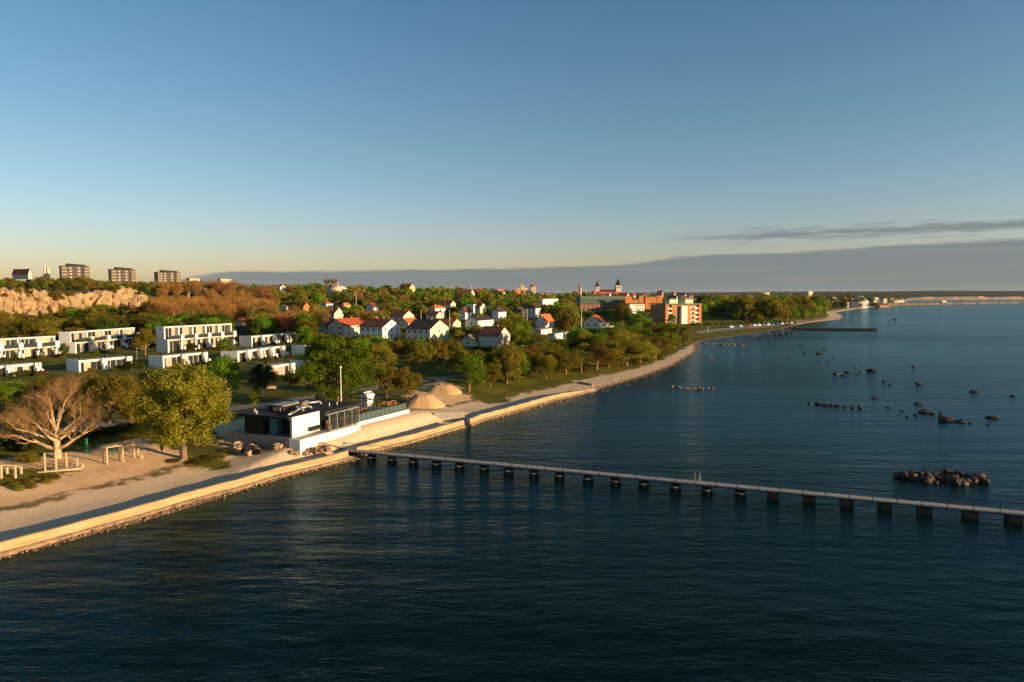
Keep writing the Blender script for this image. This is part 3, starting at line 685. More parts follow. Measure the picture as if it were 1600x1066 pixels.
def house(c,L,Rr,ye,yr,gable,wm,rm,label,name='house',d=None,rot=0,win=(2,3,2),chim=1,cat='house',group=None,oh=.35,nowin=False):
    C=GD(*c) if d is None else PXY(c[0],d,ZAT(d,c[1]))
    a,b=basis(rot); la=max(reach(C,a,Rr),2.5); lb=max(reach(C,b,L),2.5); la=min(la,60); lb=min(lb,70)
    he=ZAT(C.y,ye)-C.z; hr=ZAT(C.y,yr)-C.z; hr=max(hr,he+.6)
    root=thing(name,C,label,cat,group); base=-2.5
    KEEP.append((L,Rr,c[1]-(c[1]-ye)*.35,C.y))
    mb=MB(); P=lambda A,B,z:C+a*A+b*B+Vector((0,0,z))
    mb.box(C,a,b,0,la,0,lb,base,he)
    rf=MB(); t=.18
    if gable=='flat':
        rf.box(C,a,b,-.25,la+.25,-.25,lb+.25,he+.003,he+.35)
    elif gable=='right':    # ridge runs inland, gable faces the sea... ridge at A=la/2
        mb.quad((P(0,0,he),P(la,0,he),P(la/2,0,hr))); mb.quad((P(la,lb,he),P(0,lb,he),P(la/2,lb,hr)))
        k=(hr-he)/(la/2)
        for s in (0,1):
            A0=-oh if s==0 else la+oh; z0=he-k*oh
            q=[P(A0,-oh,z0),P(la/2,-oh,hr),P(la/2,lb+oh,hr),P(A0,lb+oh,z0)]
            q=q if s==1 else q[::-1]
            rf.hexa([v+Vector((0,0,.02)) for v in q]+[v+Vector((0,0,.02+t)) for v in q])
    elif gable=='left':     # ridge along the coast
        mb.quad((P(0,lb,he),P(0,0,he),P(0,lb/2,hr))); mb.quad((P(la,0,he),P(la,lb,he),P(la,lb/2,hr)))
        k=(hr-he)/(lb/2)
        for s in (0,1):
            B0=-oh if s==0 else lb+oh; z0=he-k*oh
            q=[P(-oh,B0,z0),P(la+oh,B0,z0),P(la+oh,lb/2,hr),P(-oh,lb/2,hr)]
            q=q if s==0 else q[::-1]
            rf.hexa([v+Vector((0,0,.02)) for v in q]+[v+Vector((0,0,.02+t)) for v in q])
    else:                   # hip
        m_=min(la,lb)/2; e=[P(-oh,-oh,he),P(la+oh,-oh,he),P(la+oh,lb+oh,he),P(-oh,lb+oh,he)]
        if la>=lb: r1,r2=P(m_,lb/2,hr),P(la-m_,lb/2,hr); fs=[(e[0],e[1],r2,r1),(e[1],e[2],r2),(e[2],e[3],r1,r2),(e[3],e[0],r1)]
        else: r1,r2=P(la/2,m_,hr),P(la/2,lb-m_,hr); fs=[(e[0],e[1],r1),(e[1],e[2],r2,r1),(e[2],e[3],r2),(e[3],e[0],r1,r2)]
        for f in fs: rf.quad(f)
        rf.quad((e[3],e[2],e[1],e[0]))
    part(mb,'wall',wm,root); ro=part(rf,'roof',rm,root)
    for k in range(chim):
        f=.35+.35*k; A,B=(la*.5,lb*f) if gable=='right' else ((la*f,lb*.5)); cm=MB(); cm.box(C,a,b,A-.35,A+.35,B-.3,B+.3,he+.2,hr+.8)
        subpart(cm,'chimney',CHIM,ro,root)
    if not nowin:
        st,na,nb=win; sh_=he/st; wh=min(1.2,sh_*.5)
        for k in range(st):
            z=sh_*k+sh_*.35
            for j in range(na): window(root,C,a,-b,la*(j+.5)/na,z,min(1.0,la/na*.5),wh)
            for j in range(nb): window(root,C,b,-a,lb*(j+.5)/nb,z,min(1.0,lb/nb*.5),wh)
        if gable=='right' and hr-he>1.6: window(root,C,a,-b,la/2,he+.2,.7,.8)
        if gable=='left' and hr-he>1.6: window(root,C,b,-a,lb/2,he+.2,.7,.8)
    return root,C,a,b,la,lb,he,hr
H=house
H((598,533),562,625,511,500,'right',WHITE,BRT,'white two-storey house with a dark red roof left of the pale dark-roofed house',chim=2,win=(2,3,4))
H((672,536),635,701,514,501,'right',CREAM,GRT,'pale two-storey house with a near-black roof and a big plain cream gable',win=(2,1,4))
H((538,527),513,601,509,499,'left',CREAM,REDT,'long cream house with a bright red roof and two red chimneys',chim=2,win=(2,5,2))
H((511,521),496,521,513,503,'left',CREAM,BRT,'small pale gabled house with a brown roof left of the long red-roofed house',win=(1,1,1))
H((522,498),517,537,490,481,'right',CREAM,BRT,'cream steep-gabled house above the long red-roofed house',win=(2,2,1))
H((510,480),501,520,475,471,'hip',WHITE,REDT,'small white house with a red hipped roof among trees left of the ridge dome',d=455,win=(1,2,1))
H((584,488),572,592,480,474,'left',WHITE,BRT,'white gabled house with a brown roof below the wooded ridge',d=400,win=(2,1,1))
H((537,480),532,548,477,473,'hip',YELL,ORT,'small yellow house with an orange hipped roof under the ridge',d=450,win=(1,2,1),chim=0)
H((630,502),611,647,494,486,'right',CREAM,BRT,'large brown-roofed house with a stout orange chimney behind the two big pale houses',win=(1,2,1))
H((638,512),622,656,505,498,'left',WHITE,ORT,'low white house with an orange roof tucked between the two big pale houses',win=(1,2,1),chim=0)
H((680,491),668,696,482,477,'hip',WHITE,ORT,'white house with a bright orange hipped roof on the slope',d=400,win=(2,3,2))
H((682,498),666,692,492,487,'right',CREAM,BRT,'small cream gabled house with a dark red roof just below the orange hipped roof',d=340,win=(1,2,1),chim=0)
H((708,512),676,720,505,499,'right',CREAM,REDT,'long low house with a red roof and a small cream gable beside a flagpole',win=(1,1,2))
H((704,481),689,712,475,470,'right',CREAM,BRT,'cream gabled house with a dark brown roof high on the slope',d=430,win=(1,1,1))
H((727,493),718,737,487,481,'left',WHITE,BRT,'small white gabled house with a brown roof in the middle of the slope',d=380,win=(1,1,1))
H((740,485),729,747,477,474,'flat',WHITE,WHITE,'white box-shaped house beside a cream gabled house',d=420,win=(2,2,1),chim=0)
H((750,488),742,760,480,474,'right',CREAM,BRT,'cream steep-gabled house right of the white box-shaped house',d=400,win=(1,1,1))
H((747,512),727,772,501,496,'left',WHITE,GRT,'long white bungalow with a black roof and a wide sunlit front',win=(1,3,1))
H((779,495),769,791,487,482,'left',WHITE,GRT,'pair of bluish white gables with black roofs',d=360,win=(1,1,1))
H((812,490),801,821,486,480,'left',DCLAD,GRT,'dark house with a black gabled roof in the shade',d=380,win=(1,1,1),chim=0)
H((837,490),823,845,482,476,'hip',WHITE,GRT,'tall white house with a black roof and a red chimney',d=400,win=(2,1,2))
H((848,476),844,872,468,466,'flat',WHITE,CONCG,'flat-roofed white modern house high on the slope',d=480,win=(1,3,1),chim=0)
H((852,512),837,866,503,492,'left',WHITE,ORT,'white house with a steep bright orange roof behind the shore trees',win=(2,2,2))
H((845,524),832,862,516,514,'flat',WHITE,CONCG,'low white flat-roofed annexe below the orange-roofed white house',win=(1,2,1),chim=0)
H((866,532),860,888,523,521,'flat',WHITE,CONCG,'long low bluish white garage half hidden by shore trees',chim=0,nowin=True)
H((937,514),912,952,503,494,'left',WHITE,REDT,'white gabled house with a red roof left of the hospital trees',win=(1,2,2))
H((940,519),935,958,513,512,'flat',WHITE,CONCG,'low white garden building beneath the red-roofed white house',chim=0,nowin=True)
H((438,486),436,450,480,474,'right',CREAM,BRT,'tiny cream gabled house alone among the orange bare trees',d=430,win=(1,1,1),chim=0)
H((474,489),468,484,479,473,'right',BRICK,BRT,'small orange brick house right of the lone tiny cream house',d=420,win=(1,1,1))
H((376,507),367,385,503,498,'left',WHITE,REDT,'little white gable under a vivid red roof above the upper terraces',d=300,win=(1,1,1),chim=0)
H((437,457),433,447,449,445,'right',CREAM,BRT,'pale old stone house on the ridge right of the orange wood',d=560,win=(1,1,1),chim=0)
H((44,431),19,49,427,420.5,'right',CREAM,REDT,'white gabled house with a long red roof at the top left of the ridge',d=520,chim=0,nowin=True)
# brown half-timbered house = main block + wing
r,C,a,b,la,lb,he,hr=H((778,543),748,797,525,512,'right',CREAM,BRT,'big brown-roofed house with a steep half-timbered cream gable behind the willow-like tree',win=(2,3,0))
mb=MB()
for z in (he*.48,he+.0): mb.box(C,a,b,-.02,la+.02,-.06,-.012,z,z+.14)
for j in range(5): mb.box(C,a,b,la*j/4*.98,la*j/4*.98+.12,-.05,-.011,.1,he*.48)
part(mb,'timber_framing',DCLAD,r)
H((742,542),720,771,533,524,'left',CREAM,TANT,'low cream bungalow with a wide tan roof joined in front of the half-timbered house',win=(1,3,1))
# skyline long low buildings
H((296,440),291,312,435.5,434,'flat',PINK,PINK,'low pale building on the skyline just right of the dark apartment blocks',d=560,chim=0,nowin=True)
H((344,440),340,361,436.5,435,'flat',PINK,PINK,'low pale building on the skyline above the orange wood',d=560,chim=0,nowin=True)
# ------------------------------------------------------------ white terraces
def terrace(p0,p1,hpx,st,n,label,lend=None,depth=3.6):
    A=GD(*p0); B=GD(*p1); z=min(A.z,B.z)
    d=B-A; d.z=0; ln=d.length; a=d.normalized(); b=Vector((-a.y,a.x,0)); O=Vector((A.x,A.y,z))
    h=hpx*A.y/F*1.0
    root=thing('terrace_house',O,label,'terraced houses','white terraced houses')
    KEEP.append((p0[0]-18,p1[0],max(p0[1],p1[1])-hpx*.25,A.y))
    w=MB(); u=ln/n; hs=h/st; sb=1.6 if st==2 else 0
    bk=.9
    # body behind the glazing, per storey
    w.box(O,a,b,0,ln,bk,depth,-2,hs-.25)
    if st==2: w.box(O,a,b,0,ln,bk+sb,depth,hs+.01,h-.25)
    for k in range(n+1):   # party fins
        x=min(max(u*k-.14,-.14),ln-.14)
        w.box(O,a,b,x,x+.28,0.0,bk-.003,-1.5,hs-.25)
        if st==2: w.box(O,a,b,x,x+.28,.35+sb*.5,bk+sb-.003,hs+.01,h-.25)
    # end wall
    w.box(O,a,b,-.5,-.145,-.8,depth+.3,-2,hs+.15)
    if st==2: w.box(O,a,b,-.45,-.15,.6,depth+.3,hs+.16,h+.12)
    part(w,'wall',WHITE,root)
    rf=MB(); rf.box(O,a,b,-.2,ln+.2,.3+sb*.5,depth+.25,h-.247,h+.0); rf.box(O,a,b,-.1,ln+.1,.55+sb*.5,depth,h+.003,h+.05,1)
    ro=part(rf,'roof',[WHITE,CONCG],root)
    for k in range(n): 
        cm=MB(); x=u*(k+.3); cm.box(O,a,b,x,x+.45,2.6,3.0,h+.05,h+.55); subpart(cm,'vent',METAL,ro,root)
    if st==2:
        sl_=MB(); sl_.box(O,a,b,-.12,ln+.3,-.35,bk+sb,hs-.247,hs+.0); part(sl_,'balcony_slab',CREAM,root)
    for k in range(n):
        x=u*k+.2
        for s in range(st):
            z0=.05+hs*s; z1=hs*(s+1)-.5; bb=bk+sb*s
            g=MB(); m=4; ww=(u-.4)/m
            for j in range(m):
                g.box(O,a,-b,x+ww*j+.05,x+ww*(j+1)-.05,-bb+.006,-bb+.05,z0,z1,1 if random.random()<.42 else 2)
                g.box(O,a,-b,x+ww*(j+1)-.05,x+ww*(j+1)+.05,-bb+.006,-bb+.09,z0,z1,0)
            g.box(O,a,-b,x,x+u-.4,-bb+.006,-bb+.07,z1,z1+.12,0)
            part(g,'window',[FRAME,CURT,WIN],root)
        if st==2:
            g=MB(); g.box(O,a,b,x+.3,x+u-.9,-.32,-.27,hs+.05,hs+.85,0); g.box(O,a,b,x+.3,x+u-.9,-.34,-.25,hs+.85,hs+.92,1); part(g,'balcony_railing',[BALCGLASS,METAL],root)
            g=MB(); g.box(O,a,b,u*(k+1)-.75,u*(k+1)+.2,-.75,.0,hs-.35,hs+1.25); part(g,'privacy_screen',WHITE,root)
        else:
            g=MB(); g.box(O,a,b,u*(k+1)-1.0,u*(k+1)-.55,-.5,.3,hs*.35,hs+.12); g.box(O,a,b,u*(k+1)-.35,u*(k+1)+.1,-.5,.3,hs*.35,hs+.12); part(g,'privacy_screen',WHITE,root)
        g=MB(); g.box(O,a,b,u*(k+1)-.95,u*(k+1)-.5,-.9,-.02,-1,hs*.62); g.box(O,a,b,u*(k+1)-.48,u*(k+1)-.05,-1.6,-.9,-1,hs*.45); part(g,'garden_wall',WHITE,root)
        g=MB(); g.box(O,a,b,u*(k+1)-1.5,u*(k+1)-.97,bk-.14,bk-.06,0,hs-.5); part(g,'door',BLACK,root)
    global _tb
    for k in range(9 if st==2 else 7):
        f=random.uniform(.02,.98); q=O+a*ln*f-b*random.uniform(1.8,5.5); q.z=hz(q.x,q.y); TB.append((q,random.uniform(1.3,3.2),random.uniform(.7,1.5),random.choice('drod'),'garden shrub before the '+label,'shrubs before the '+label))
    return root
_tb=0; TB=[]
terrace((-62,566),(90,555),33,2,5,'two-storey white terrace at the left edge of the photo')
terrace((116,552),(216,541),33,2,4,'two-storey white terrace between the left-edge terrace and the olive tree')
terrace((262,551),(366,540),40,2,5,'tallest white terrace, stepped, right of the olive tree')
terrace((392,542),(466,533),16,1,4,'single-storey white terrace farthest right in the back row')
terrace((-30,592),(62,583),17,1,2,'single-storey white terrace at the left edge in front of the big leafless tree crown')
terrace((124,581),(204,573),17,1,2,'single-storey white terrace just above the big leafless tree')
terrace((254,575),(322,567),18,1,2,'single-storey white terrace above the crown of the large yellow-green tree')
terrace((369,567),(443,557),18,1,4,'single-storey white terrace in the middle row over the dark round tree')
terrace((474,557),(548,548),16,1,3,'single-storey white terrace partly behind the tall bright green tree')
terrace((420,592),(458,586),19,1,1,'small nearest white terrace right of the dark round tree')
terrace((476,581),(520,575),16,1,1,'short white terrace end just left of the tall bright green tree')
# ------------------------------------------------------------ apartment blocks on the ridge
def block(px0,px1,yt,yb,d,label):
    C=PXY(px0+(px1-px0)*.17,d,ZAT(d,yb)); a,b=basis(-28); la=reach(C,a,px1); lb=reach(C,b,px0); lb=min(max(lb,8),16); h=ZAT(d,yt)-C.z
    root=thing('apartment_block',C,label,'apartment building','dark apartment blocks on the ridge'); KEEP.append((px0,px1,yb-8,d))
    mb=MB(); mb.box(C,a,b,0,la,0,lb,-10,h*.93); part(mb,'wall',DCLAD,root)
    mb=MB(); mb.box(C,a,b,-.4,la*.95,-.4,lb+.4,h*.93+.01,h*.96); part(mb,'roof',GRT,root)
    mb=MB(); c=[]
    for z in (0,1):
        for A,B in ((la*.22,1),(la*.86,1),(la*.86,lb-1),(la*.22,lb-1)):
            p=C+a*A+b*B; p.z=C.z+h*.97+z*(1.9 if A<la*.5 else 1.0); c.append(p)
    mb.hexa(c); part(mb,'penthouse',BLACK,root)
    fl=5; fh=h*.93/fl
    for s in range(1,fl):
        for (A0,A1) in ((.03*la,.22*la),(.80*la,1.02*la)):
            g=MB(); g.box(C,a,b,A0,A1,-1.7,-.01,fh*s+.1,fh*s+.3); g.box(C,a,b,A0,A1,-1.7,-1.6,fh*s+.3,fh*s+1.25); g.box(C,a,b,A0,A0+.12,-1.6,-.01,fh*s+.3,fh*s+1.25); g.box(C,a,b,A1-.12,A1,-1.6,-.01,fh*s+.3,fh*s+1.25)
            part(g,'balcony',mat('weathered_balcony',(.34,.28,.21),.8,.1,1) if 'weathered_balcony' not in bpy.data.materials else bpy.data.materials['weathered_balcony'],root)
            window(root,C,a,-b,(A0+A1)/2,fh*s+.35,(A1-A0)*.7,fh*.6,m=WIN)
        for f in (.34,.62): window(root,C,a,-b,la*f,fh*s+.6,1.9,fh*.42,m=CURT)
        for f in (.3,.7): window(root,C,b,-a,lb*f,fh*s+.5,2.0,fh*.5)
block(86,141,414,440,600,'largest dark apartment block on the ridge, nearest the left edge')
block(165,213,419.5,444,660,'middle dark apartment block on the ridge')
block(238,283,424,444,710,'right-hand dark apartment block on the ridge beside the orange wood')
def chimney_stack(px,y0,y1,d,label):
    p=PXY(px,d,ZAT(d,y1)); mb=MB(); mb.lathe((p.x,p.y,p.z-8),[(1.5,0),(1.2,8+ZAT(d,y0)-p.z)],12); tag(mb.build('factory_chimney',CREAM,loc=p),label,'chimney','pair of pale chimneys')
chimney_stack(70.5,419,434,640,'left one of two pale chimneys on the ridge'); chimney_stack(75.5,419.5,434,640,'right one of two pale chimneys on the ridge')
# ------------------------------------------------------------ hospital
def hospital():
    C=GD(906,489); a,b=basis(-60)   # long front nearly across the view
    d=C.y; a=Vector((.97,.24,0)).normalized(); b=Vector((-a.y,a.x,0)); C.z-=1
    la=reach(C,a,978); he=ZAT(d,475)-C.z; hr=ZAT(d,463)-C.z; lb=14
    root=thing('hospital',C,'long brick hospital wing with a green copper roof and orange stepped gables','hospital building'); KEEP.append((903,1035,482,d))
    P=lambda A,B,z:C+a*A+b*B+Vector((0,0,z)); mb=MB(); mb.box(C,a,b,0,la,0,lb,-3,he); part(mb,'wall',DBRICK,root)
    rf=MB(); rf.hexa([P(-.4,-.5,he+.01),P(la,-.5,he+.01),P(la,lb+.5,he+.01),P(-.4,lb+.5,he+.01),P(1.5,2.5,he+(hr-he)*.62),P(la-.01,2.5,he+(hr-he)*.62),P(la-.01,lb-2.5,he+(hr-he)*.62),P(1.5,lb-2.5,he+(hr-he)*.62)])
    rf.box(C,a,b,1.0,la,2.0,lb-2,he+(hr-he)*.63,hr); part(rf,'roof',COPPER,root)
    for s in range(2):
        for k in range(11): window(root,C,a,-b,la*(k+.5)/11,he*(.25+.42*s),1.3,1.5)
    # orange end block with two gables
    for k,(x0,x1,y0) in enumerate(((976,988,462.5),(996,1005,463))):
        pass
    C2=PXY(976,d-3,C.z); l2=reach(C2,a,1005); h2=ZAT(d,474)-C.z; h3=ZAT(d,462.3)-C.z
    mb=MB(); mb.box(C2,a,b,0,l2,0,lb+6,-3,h2+(h3-h2)*.45)
    mb.box(C2,a,b,.3,l2*.38,-.3,.5,h2,h3-.8); mb.box(C2,a,b,.9,l2*.28,-.25,.45,h3-.79,h3); mb.box(C2,a,b,l2*.75,l2,-.3,.5,h2,h3-.7); mb.box(C2,a,b,l2*.8,l2*.95,-.25,.45,h3-.69,h3)
    part(mb,'gabled_end',BRICK,root); 
    for k in range(4): window(root,C2,a,-b,l2*(k+.5)/4,h2*.8,.9,1.1)
    C3=PXY(1008,d+16,C.z); l3=reach(C3,a,1034); h4=ZAT(d+16,464.5)-C.z; mb=MB(); mb.box(C3,a,b,0,l3,0,12,-3,h4); mb.box(C3,a,b,l3*.72,l3+.3,-.3,1,-3,h4+1.2); part(mb,'rear_block',BRICK,root)
    mb=MB(); mb.box(C3,a,b,-.4,l3*.7,-.4,12.3,h4+.01,h4+.6); part(mb,'rear_roof',COPPER,root)
    # white entrance block
    C4=PXY(983,d-10,C.z-1); l4=reach(C4,a,1007); h5=ZAT(d-10,475)-C4.z
    root4=thing('clinic_block',C4,'white four-storey block with a thin green roof between the two brick hospital buildings','hospital building'); KEEP.append((982,1007,487,d-10))
    mb=MB(); mb.box(C4,a,b,0,l4,0,9,-3,h5); mb.box(C4,a,b,0,l4*.25,-1.2,-.005,-3,h5*.96); part(mb,'wall',WHITE,root4)
    mb=MB(); mb.box(C4,a,b,-.4,l4+.4,-1.5,9.4,h5+.01,h5+.4); part(mb,'roof',COPPER,root4)
    for s in range(4):
        for k in range(5): window(root4,C4,a,-b,l4*(.32+.65*k/4.6),h5*(.06+.24*s),1.1,1.2)
    # orange brick block
    C5=GD(1038,506); a5=Vector((.93,.37,0)).normalized(); b5=Vector((-a5.y,a5.x,0)); l5=reach(C5,a5,1094); lb5=reach(C5,b5,1016); lb5=min(max(lb5,10),24); h6=ZAT(C5.y,477)-C5.z
    root5=thing('brick_apartment_block',C5,'orange brick four-storey block with a white glazed bay and green roof by the shore','brick building'); KEEP.append((1016,1094,500,C5.y))
    mb=MB(); mb.box(C5,a5,b5,0,l5,0,lb5,-2,h6)
    for f in (.0,.17,.60,.93): mb.box(C5,a5,b5,l5*f,l5*f+l5*.075,-1.0,-.004,-2,h6+.25)
    part(mb,'wall',BRICK,root5)
    rf=MB(); rf.box(C5,a5,b5,-.5,l5+.5,-1.3,lb5+.5,h6+.26,h6+.9); part(rf,'roof',COPPER,root5)
    for (f0,f1) in ((.22,.45),(.66,.88)):
        g=MB(); g.box(C5,a5,b5,l5*f0,l5*f1,3,8,h6+.91,h6+3.2); g.box(C5,a5,b5,l5*f0-.4,l5*f1+.4,2.6,8.4,h6+3.21,h6+3.5,1); part(g,'penthouse',[CREAM,COPPER],root5)
    g=MB(); g.box(C5,a5,b5,l5*.42,l5*.58,-1.9,-.006,-2,h6-.4)
    for s in range(4): g.box(C5,a5,b5,l5*.43,l5*.57,-1.97,-1.905,h6*(.06+.24*s),h6*(.2+.24*s),1)
    part(g,'glazed_bay',[WHITE,FRAME],root5)
    for s in range(4):
        for f in (.115,.30,.36,.70,.75,.83,.87): window(root5,C5,a5,-b5,l5*f,h6*(.07+.24*s),1.5 if f not in(.83,.115) else 2.4,h6*.13,m=WIN if f<.5 else CURT)
        for f in (.2,.45,.7): window(root5,C5,b5,-a5,lb5*f,h6*(.07+.24*s),1.7,h6*.13)
    for s in range(4):
        for f in (.115,.86):
            g=MB(); g.box(C5,a5,b5,l5*f-1.4,l5*f+1.4,-1.0,-.1,h6*(.05+.24*s),h6*(.05+.24*s)+.9); part(g,'balcony',FRAME,root5)
hospital()
# ------------------------------------------------------------ cathedral, towers, town on the skyline
STONE=mat('cathedral_stone',(.58,.50,.40),.85,.1,.2)
SPIREM=mat('black_spire_shingle',(.018,.016,.016),.6,.2,.5)
def cathedral():
    d=1500; z0=5; px=lambda x,dd=d:PXY(x,dd,z0)
    O=px(929.5); a=Vector((1,0.12,0)).normalized(); b=Vector((-a.y,a.x,0)); s=d/F
    root=thing('cathedral',O,'cathedral with a red roof and black spires standing up on the skyline','cathedral')
    def tower(A0,A1,yt,ys,slits):
        w=A1-A0; h=ZAT(d,yt)-z0; mb=MB(); mb.box(O,a,b,A0,A1,-w/2,w/2,0,h); part(mb,'tower',STONE,root)
        c=O+a*(A0+A1)/2; hs=ZAT(d,ys)-ZAT(d,yt); r=w*.62; q=MB()
        q.lathe((c.x,c.y,z0+h+.02),[(r,0),(r*.85,hs*.08),(r*.55,hs*.28),(r*.62,hs*.34),(r*.38,hs*.5),(r*.42,hs*.56),(r*.2,hs*.72),(r*.06,hs*.9),(.05,hs)],8); part(q,'spire',SPIREM,root)
        for k in range(slits): window(root,O,a,-b,A0+w*(k+.5)/slits,h*.86,w*.18,h*.09,frame=False,name='belfry_opening') if False else None
        for k in range(2):
            g=MB(); g.box(O,a,b,A0+w*(.25+.34*k),A0+w*(.25+.34*k)+w*.16,-w/2-.3,-w/2-.02,h*.82,h*.9); part(g,'belfry_opening',BLACK,root)
    A=lambda x:(x-929.5)*s
    tower(A(930),A(936),448.2,437.5,1); tower(A(962.6),A(970.6),445.8,433.8,2)
    h1=ZAT(d,457.2)-z0; h2=ZAT(d,452.4)-z0; w0,w1=A(936.1),A(962.4)
    mb=MB(); mb.box(O,a,b,w0,w1,-10,10,0,h1); part(mb,'nave_wall',STONE,root)
    P=lambda A_,B,z:O+a*A_+b*B+Vector((0,0,z)); rf=MB(); rf.hexa([P(w0,-10.5,h1+.01),P(w1,-10.5,h1+.01),P(w1,10.5,h1+.01),P(w0,10.5,h1+.01),P(w0,-.3,h2),P(w1,-.3,h2),P(w1,.3,h2),P(w0,.3,h2)]); part(rf,'nave_roof',mat('cathedral_red_roof',(.17,.02,.015),.8,.1,.3),root)
    mb=MB(); mb.box(O,a,b,A(925.5),A(929.8),-9,9,0,ZAT(d,454.5)-z0); part(mb,'choir',BRICK,root)
cathedral()
def tower_thing(px,w,yt,yb,d,wm,rm,ycone,label,name='tower',cat='tower',round_=False):
    p=PXY(px,d,ZAT(d,yb)-4); h=ZAT(d,yt)-p.z; r=w*d/F/2; root=thing(name,p,label,cat); mb=MB()
    if round_: mb.lathe(p,[(r,0),(r*.92,h)],14)
    else: mb.box(p,Vector((1,.2,0)).normalized(),Vector((-.2,1,0)).normalized(),-r,r,-r,r,0,h)
    part(mb,'wall',wm,root)
    if ycone: 
        q=MB(); hc=ZAT(d,ycone)-ZAT(d,yt); q.lathe((p.x,p.y,p.z+h+.01),[(r*1.25,0),(r*.9,hc*.35),(.1,hc)],14 if round_ else 4); part(q,'roof',rm,root)
    return root
tower_thing(906.5,4.6,449,458,900,PINK,REDT,445,'slim round stone turret with a red cone roof left of the cathedral',round_=True)
tower_thing(832.5,8.5,448.5,454,1000,PINK,REDT,443.8,'square stone wall tower with a dark red roof on the skyline')
r=tower_thing(815,4.5,445,454,980,PINK,None,None,'ruined stone gate tower with broken battlements left of the red-roofed wall tower',name='ruined_tower')
mb=MB(); p=Vector(r.location); aa=Vector((1,.2,0)).normalized(); bb=Vector((-.2,1,0)).normalized()
for x0,x1,h_ in ((-7,-2.2,7),(2.2,5.5,9),(5.6,8.5,7.5)): mb.box(p,aa,bb,x0,x1,-1.5,1.5,0,h_)
part(mb,'curtain_wall',PINK,r)
for px_,yt_,yb_,lb_ in ((704.7,445,461,'tallest slim pale spire rising from the trees above the slope houses'),(736,445.5,457,'second slim pale spire, right of the tallest one'),(679.6,449,460,'short slim pale spire left of the tallest one')):
    p=PXY(px_,650,ZAT(650,yb_)-4); mb=MB(); h=ZAT(650,yt_)-p.z; mb.lathe(p,[(1.3,0),(1.2,h*.5),(.8,h*.7),(.1,h)],8); tag(mb.build('spire',PINK,loc=p),lb_,'spire')
# dome
p=PXY(528,560,ZAT(560,457)); root=thing('domed_hall',p,'cream shallow dome with a mast on the ridge','domed building'); mb=MB(); w=34/2*560/F; hh=ZAT(560,446.2)-p.z
mb.lathe((p.x,p.y,p.z-3),[(w,0),(w,3.2)]+[(w*math.cos(t),3.2+(hh-.2)*math.sin(t)) for t in [k*math.pi/2/8 for k in range(1,8)]]+[(.3,3+hh)],28); part(mb,'dome',CREAM,root,sm=True)
mb=MB(); mb.tube(p+Vector((0,0,hh-.3)),p+Vector((0,0,hh+3)),.3); part(mb,'mast',POLE,root); KEEP.append((511,546,453,560))
# generic town houses on the plateau
random.seed(21)
cols=[CREAM,WHITE,YELL,PINK,BRICK]; rfs=[REDT,ORT,BRT,REDT,GRT]
CN={'cream_render':'cream','white_paint':'white','yellow_render':'yellow','pale_stone':'stone','brick':'brick','red_roof_tiles':'red','orange_roof_tiles':'orange','brown_roof_tiles':'brown','dark_roof':'dark'}
TM=[(660,'right of dome'),(705,'left of tallest spire'),(736,'between the spires'),(800,'right of second spire'),(850,'by the wall towers'),(905,'left of the turret'),(960,'by the cathedral'),(1010,'right of cathedral'),(1060,'over the brick block'),(1120,'left of headland wood'),(1190,'above parked cars'),(1240,'above far cars'),(1290,'by the silo'),(9999,'above the harbour')]
def town(n,pa,pb,da,db,group,label):
    for k in range(n):
        px_=random.uniform(pa,pb); d=random.uniform(da,db); p=AT(px_,d); a,b=basis(random.choice([0,90,20,-15])); la=random.uniform(8,15); lb=random.uniform(7,9); he=random.uniform(5,9); hr=he+random.uniform(2.5,4)
        wm_=random.choice(cols); rm_=random.choice(rfs); root=thing('town_house',p,'%s, %s walls, %s roof, %s'%(label,CN[wm_.name],CN[rm_.name],next(t for lim,t in TM if px_<lim)),'house',group); mb=MB(); mb.box(p,a,b,0,la,0,lb,-4,he); P=lambda A,B,z:p+a*A+b*B+Vector((0,0,z))
        mb.quad((P(0,lb,he),P(0,0,he),P(0,lb/2,hr))); mb.quad((P(la,0,he),P(la,lb,he),P(la,lb/2,hr))); part(mb,'wall',wm_,root)
        rf=MB()
        for s in (0,1):
            q=[P(-.3,-.4 if s==0 else lb+.4,he-.2),P(la+.3,-.4 if s==0 else lb+.4,he-.2),P(la+.3,lb/2,hr),P(-.3,lb/2,hr)]; q=q if s==0 else q[::-1]
            rf.hexa([v+Vector((0,0,.02)) for v in q]+[v+Vector((0,0,.22)) for v in q])
        part(rf,'roof',rm_,root)
town(36,600,905,600,1000,'small houses among the trees of the ridge','small ridge house')
town(52,905,1190,750,1400,'small town houses beyond the hospital','small skyline house')
town(16,1200,1330,1100,2200,'far houses above the headland wood','tiny far house')
tower_thing(1195,11,457.3,461,900,CREAM,None,None,'low pale building on the skyline above the headland wood',name='pale_block',cat='building')
tower_thing(1264.5,7,455.2,461,1300,CREAM,None,None,'boxy grey silo on the skyline above the headland wood',name='silo',cat='silo')
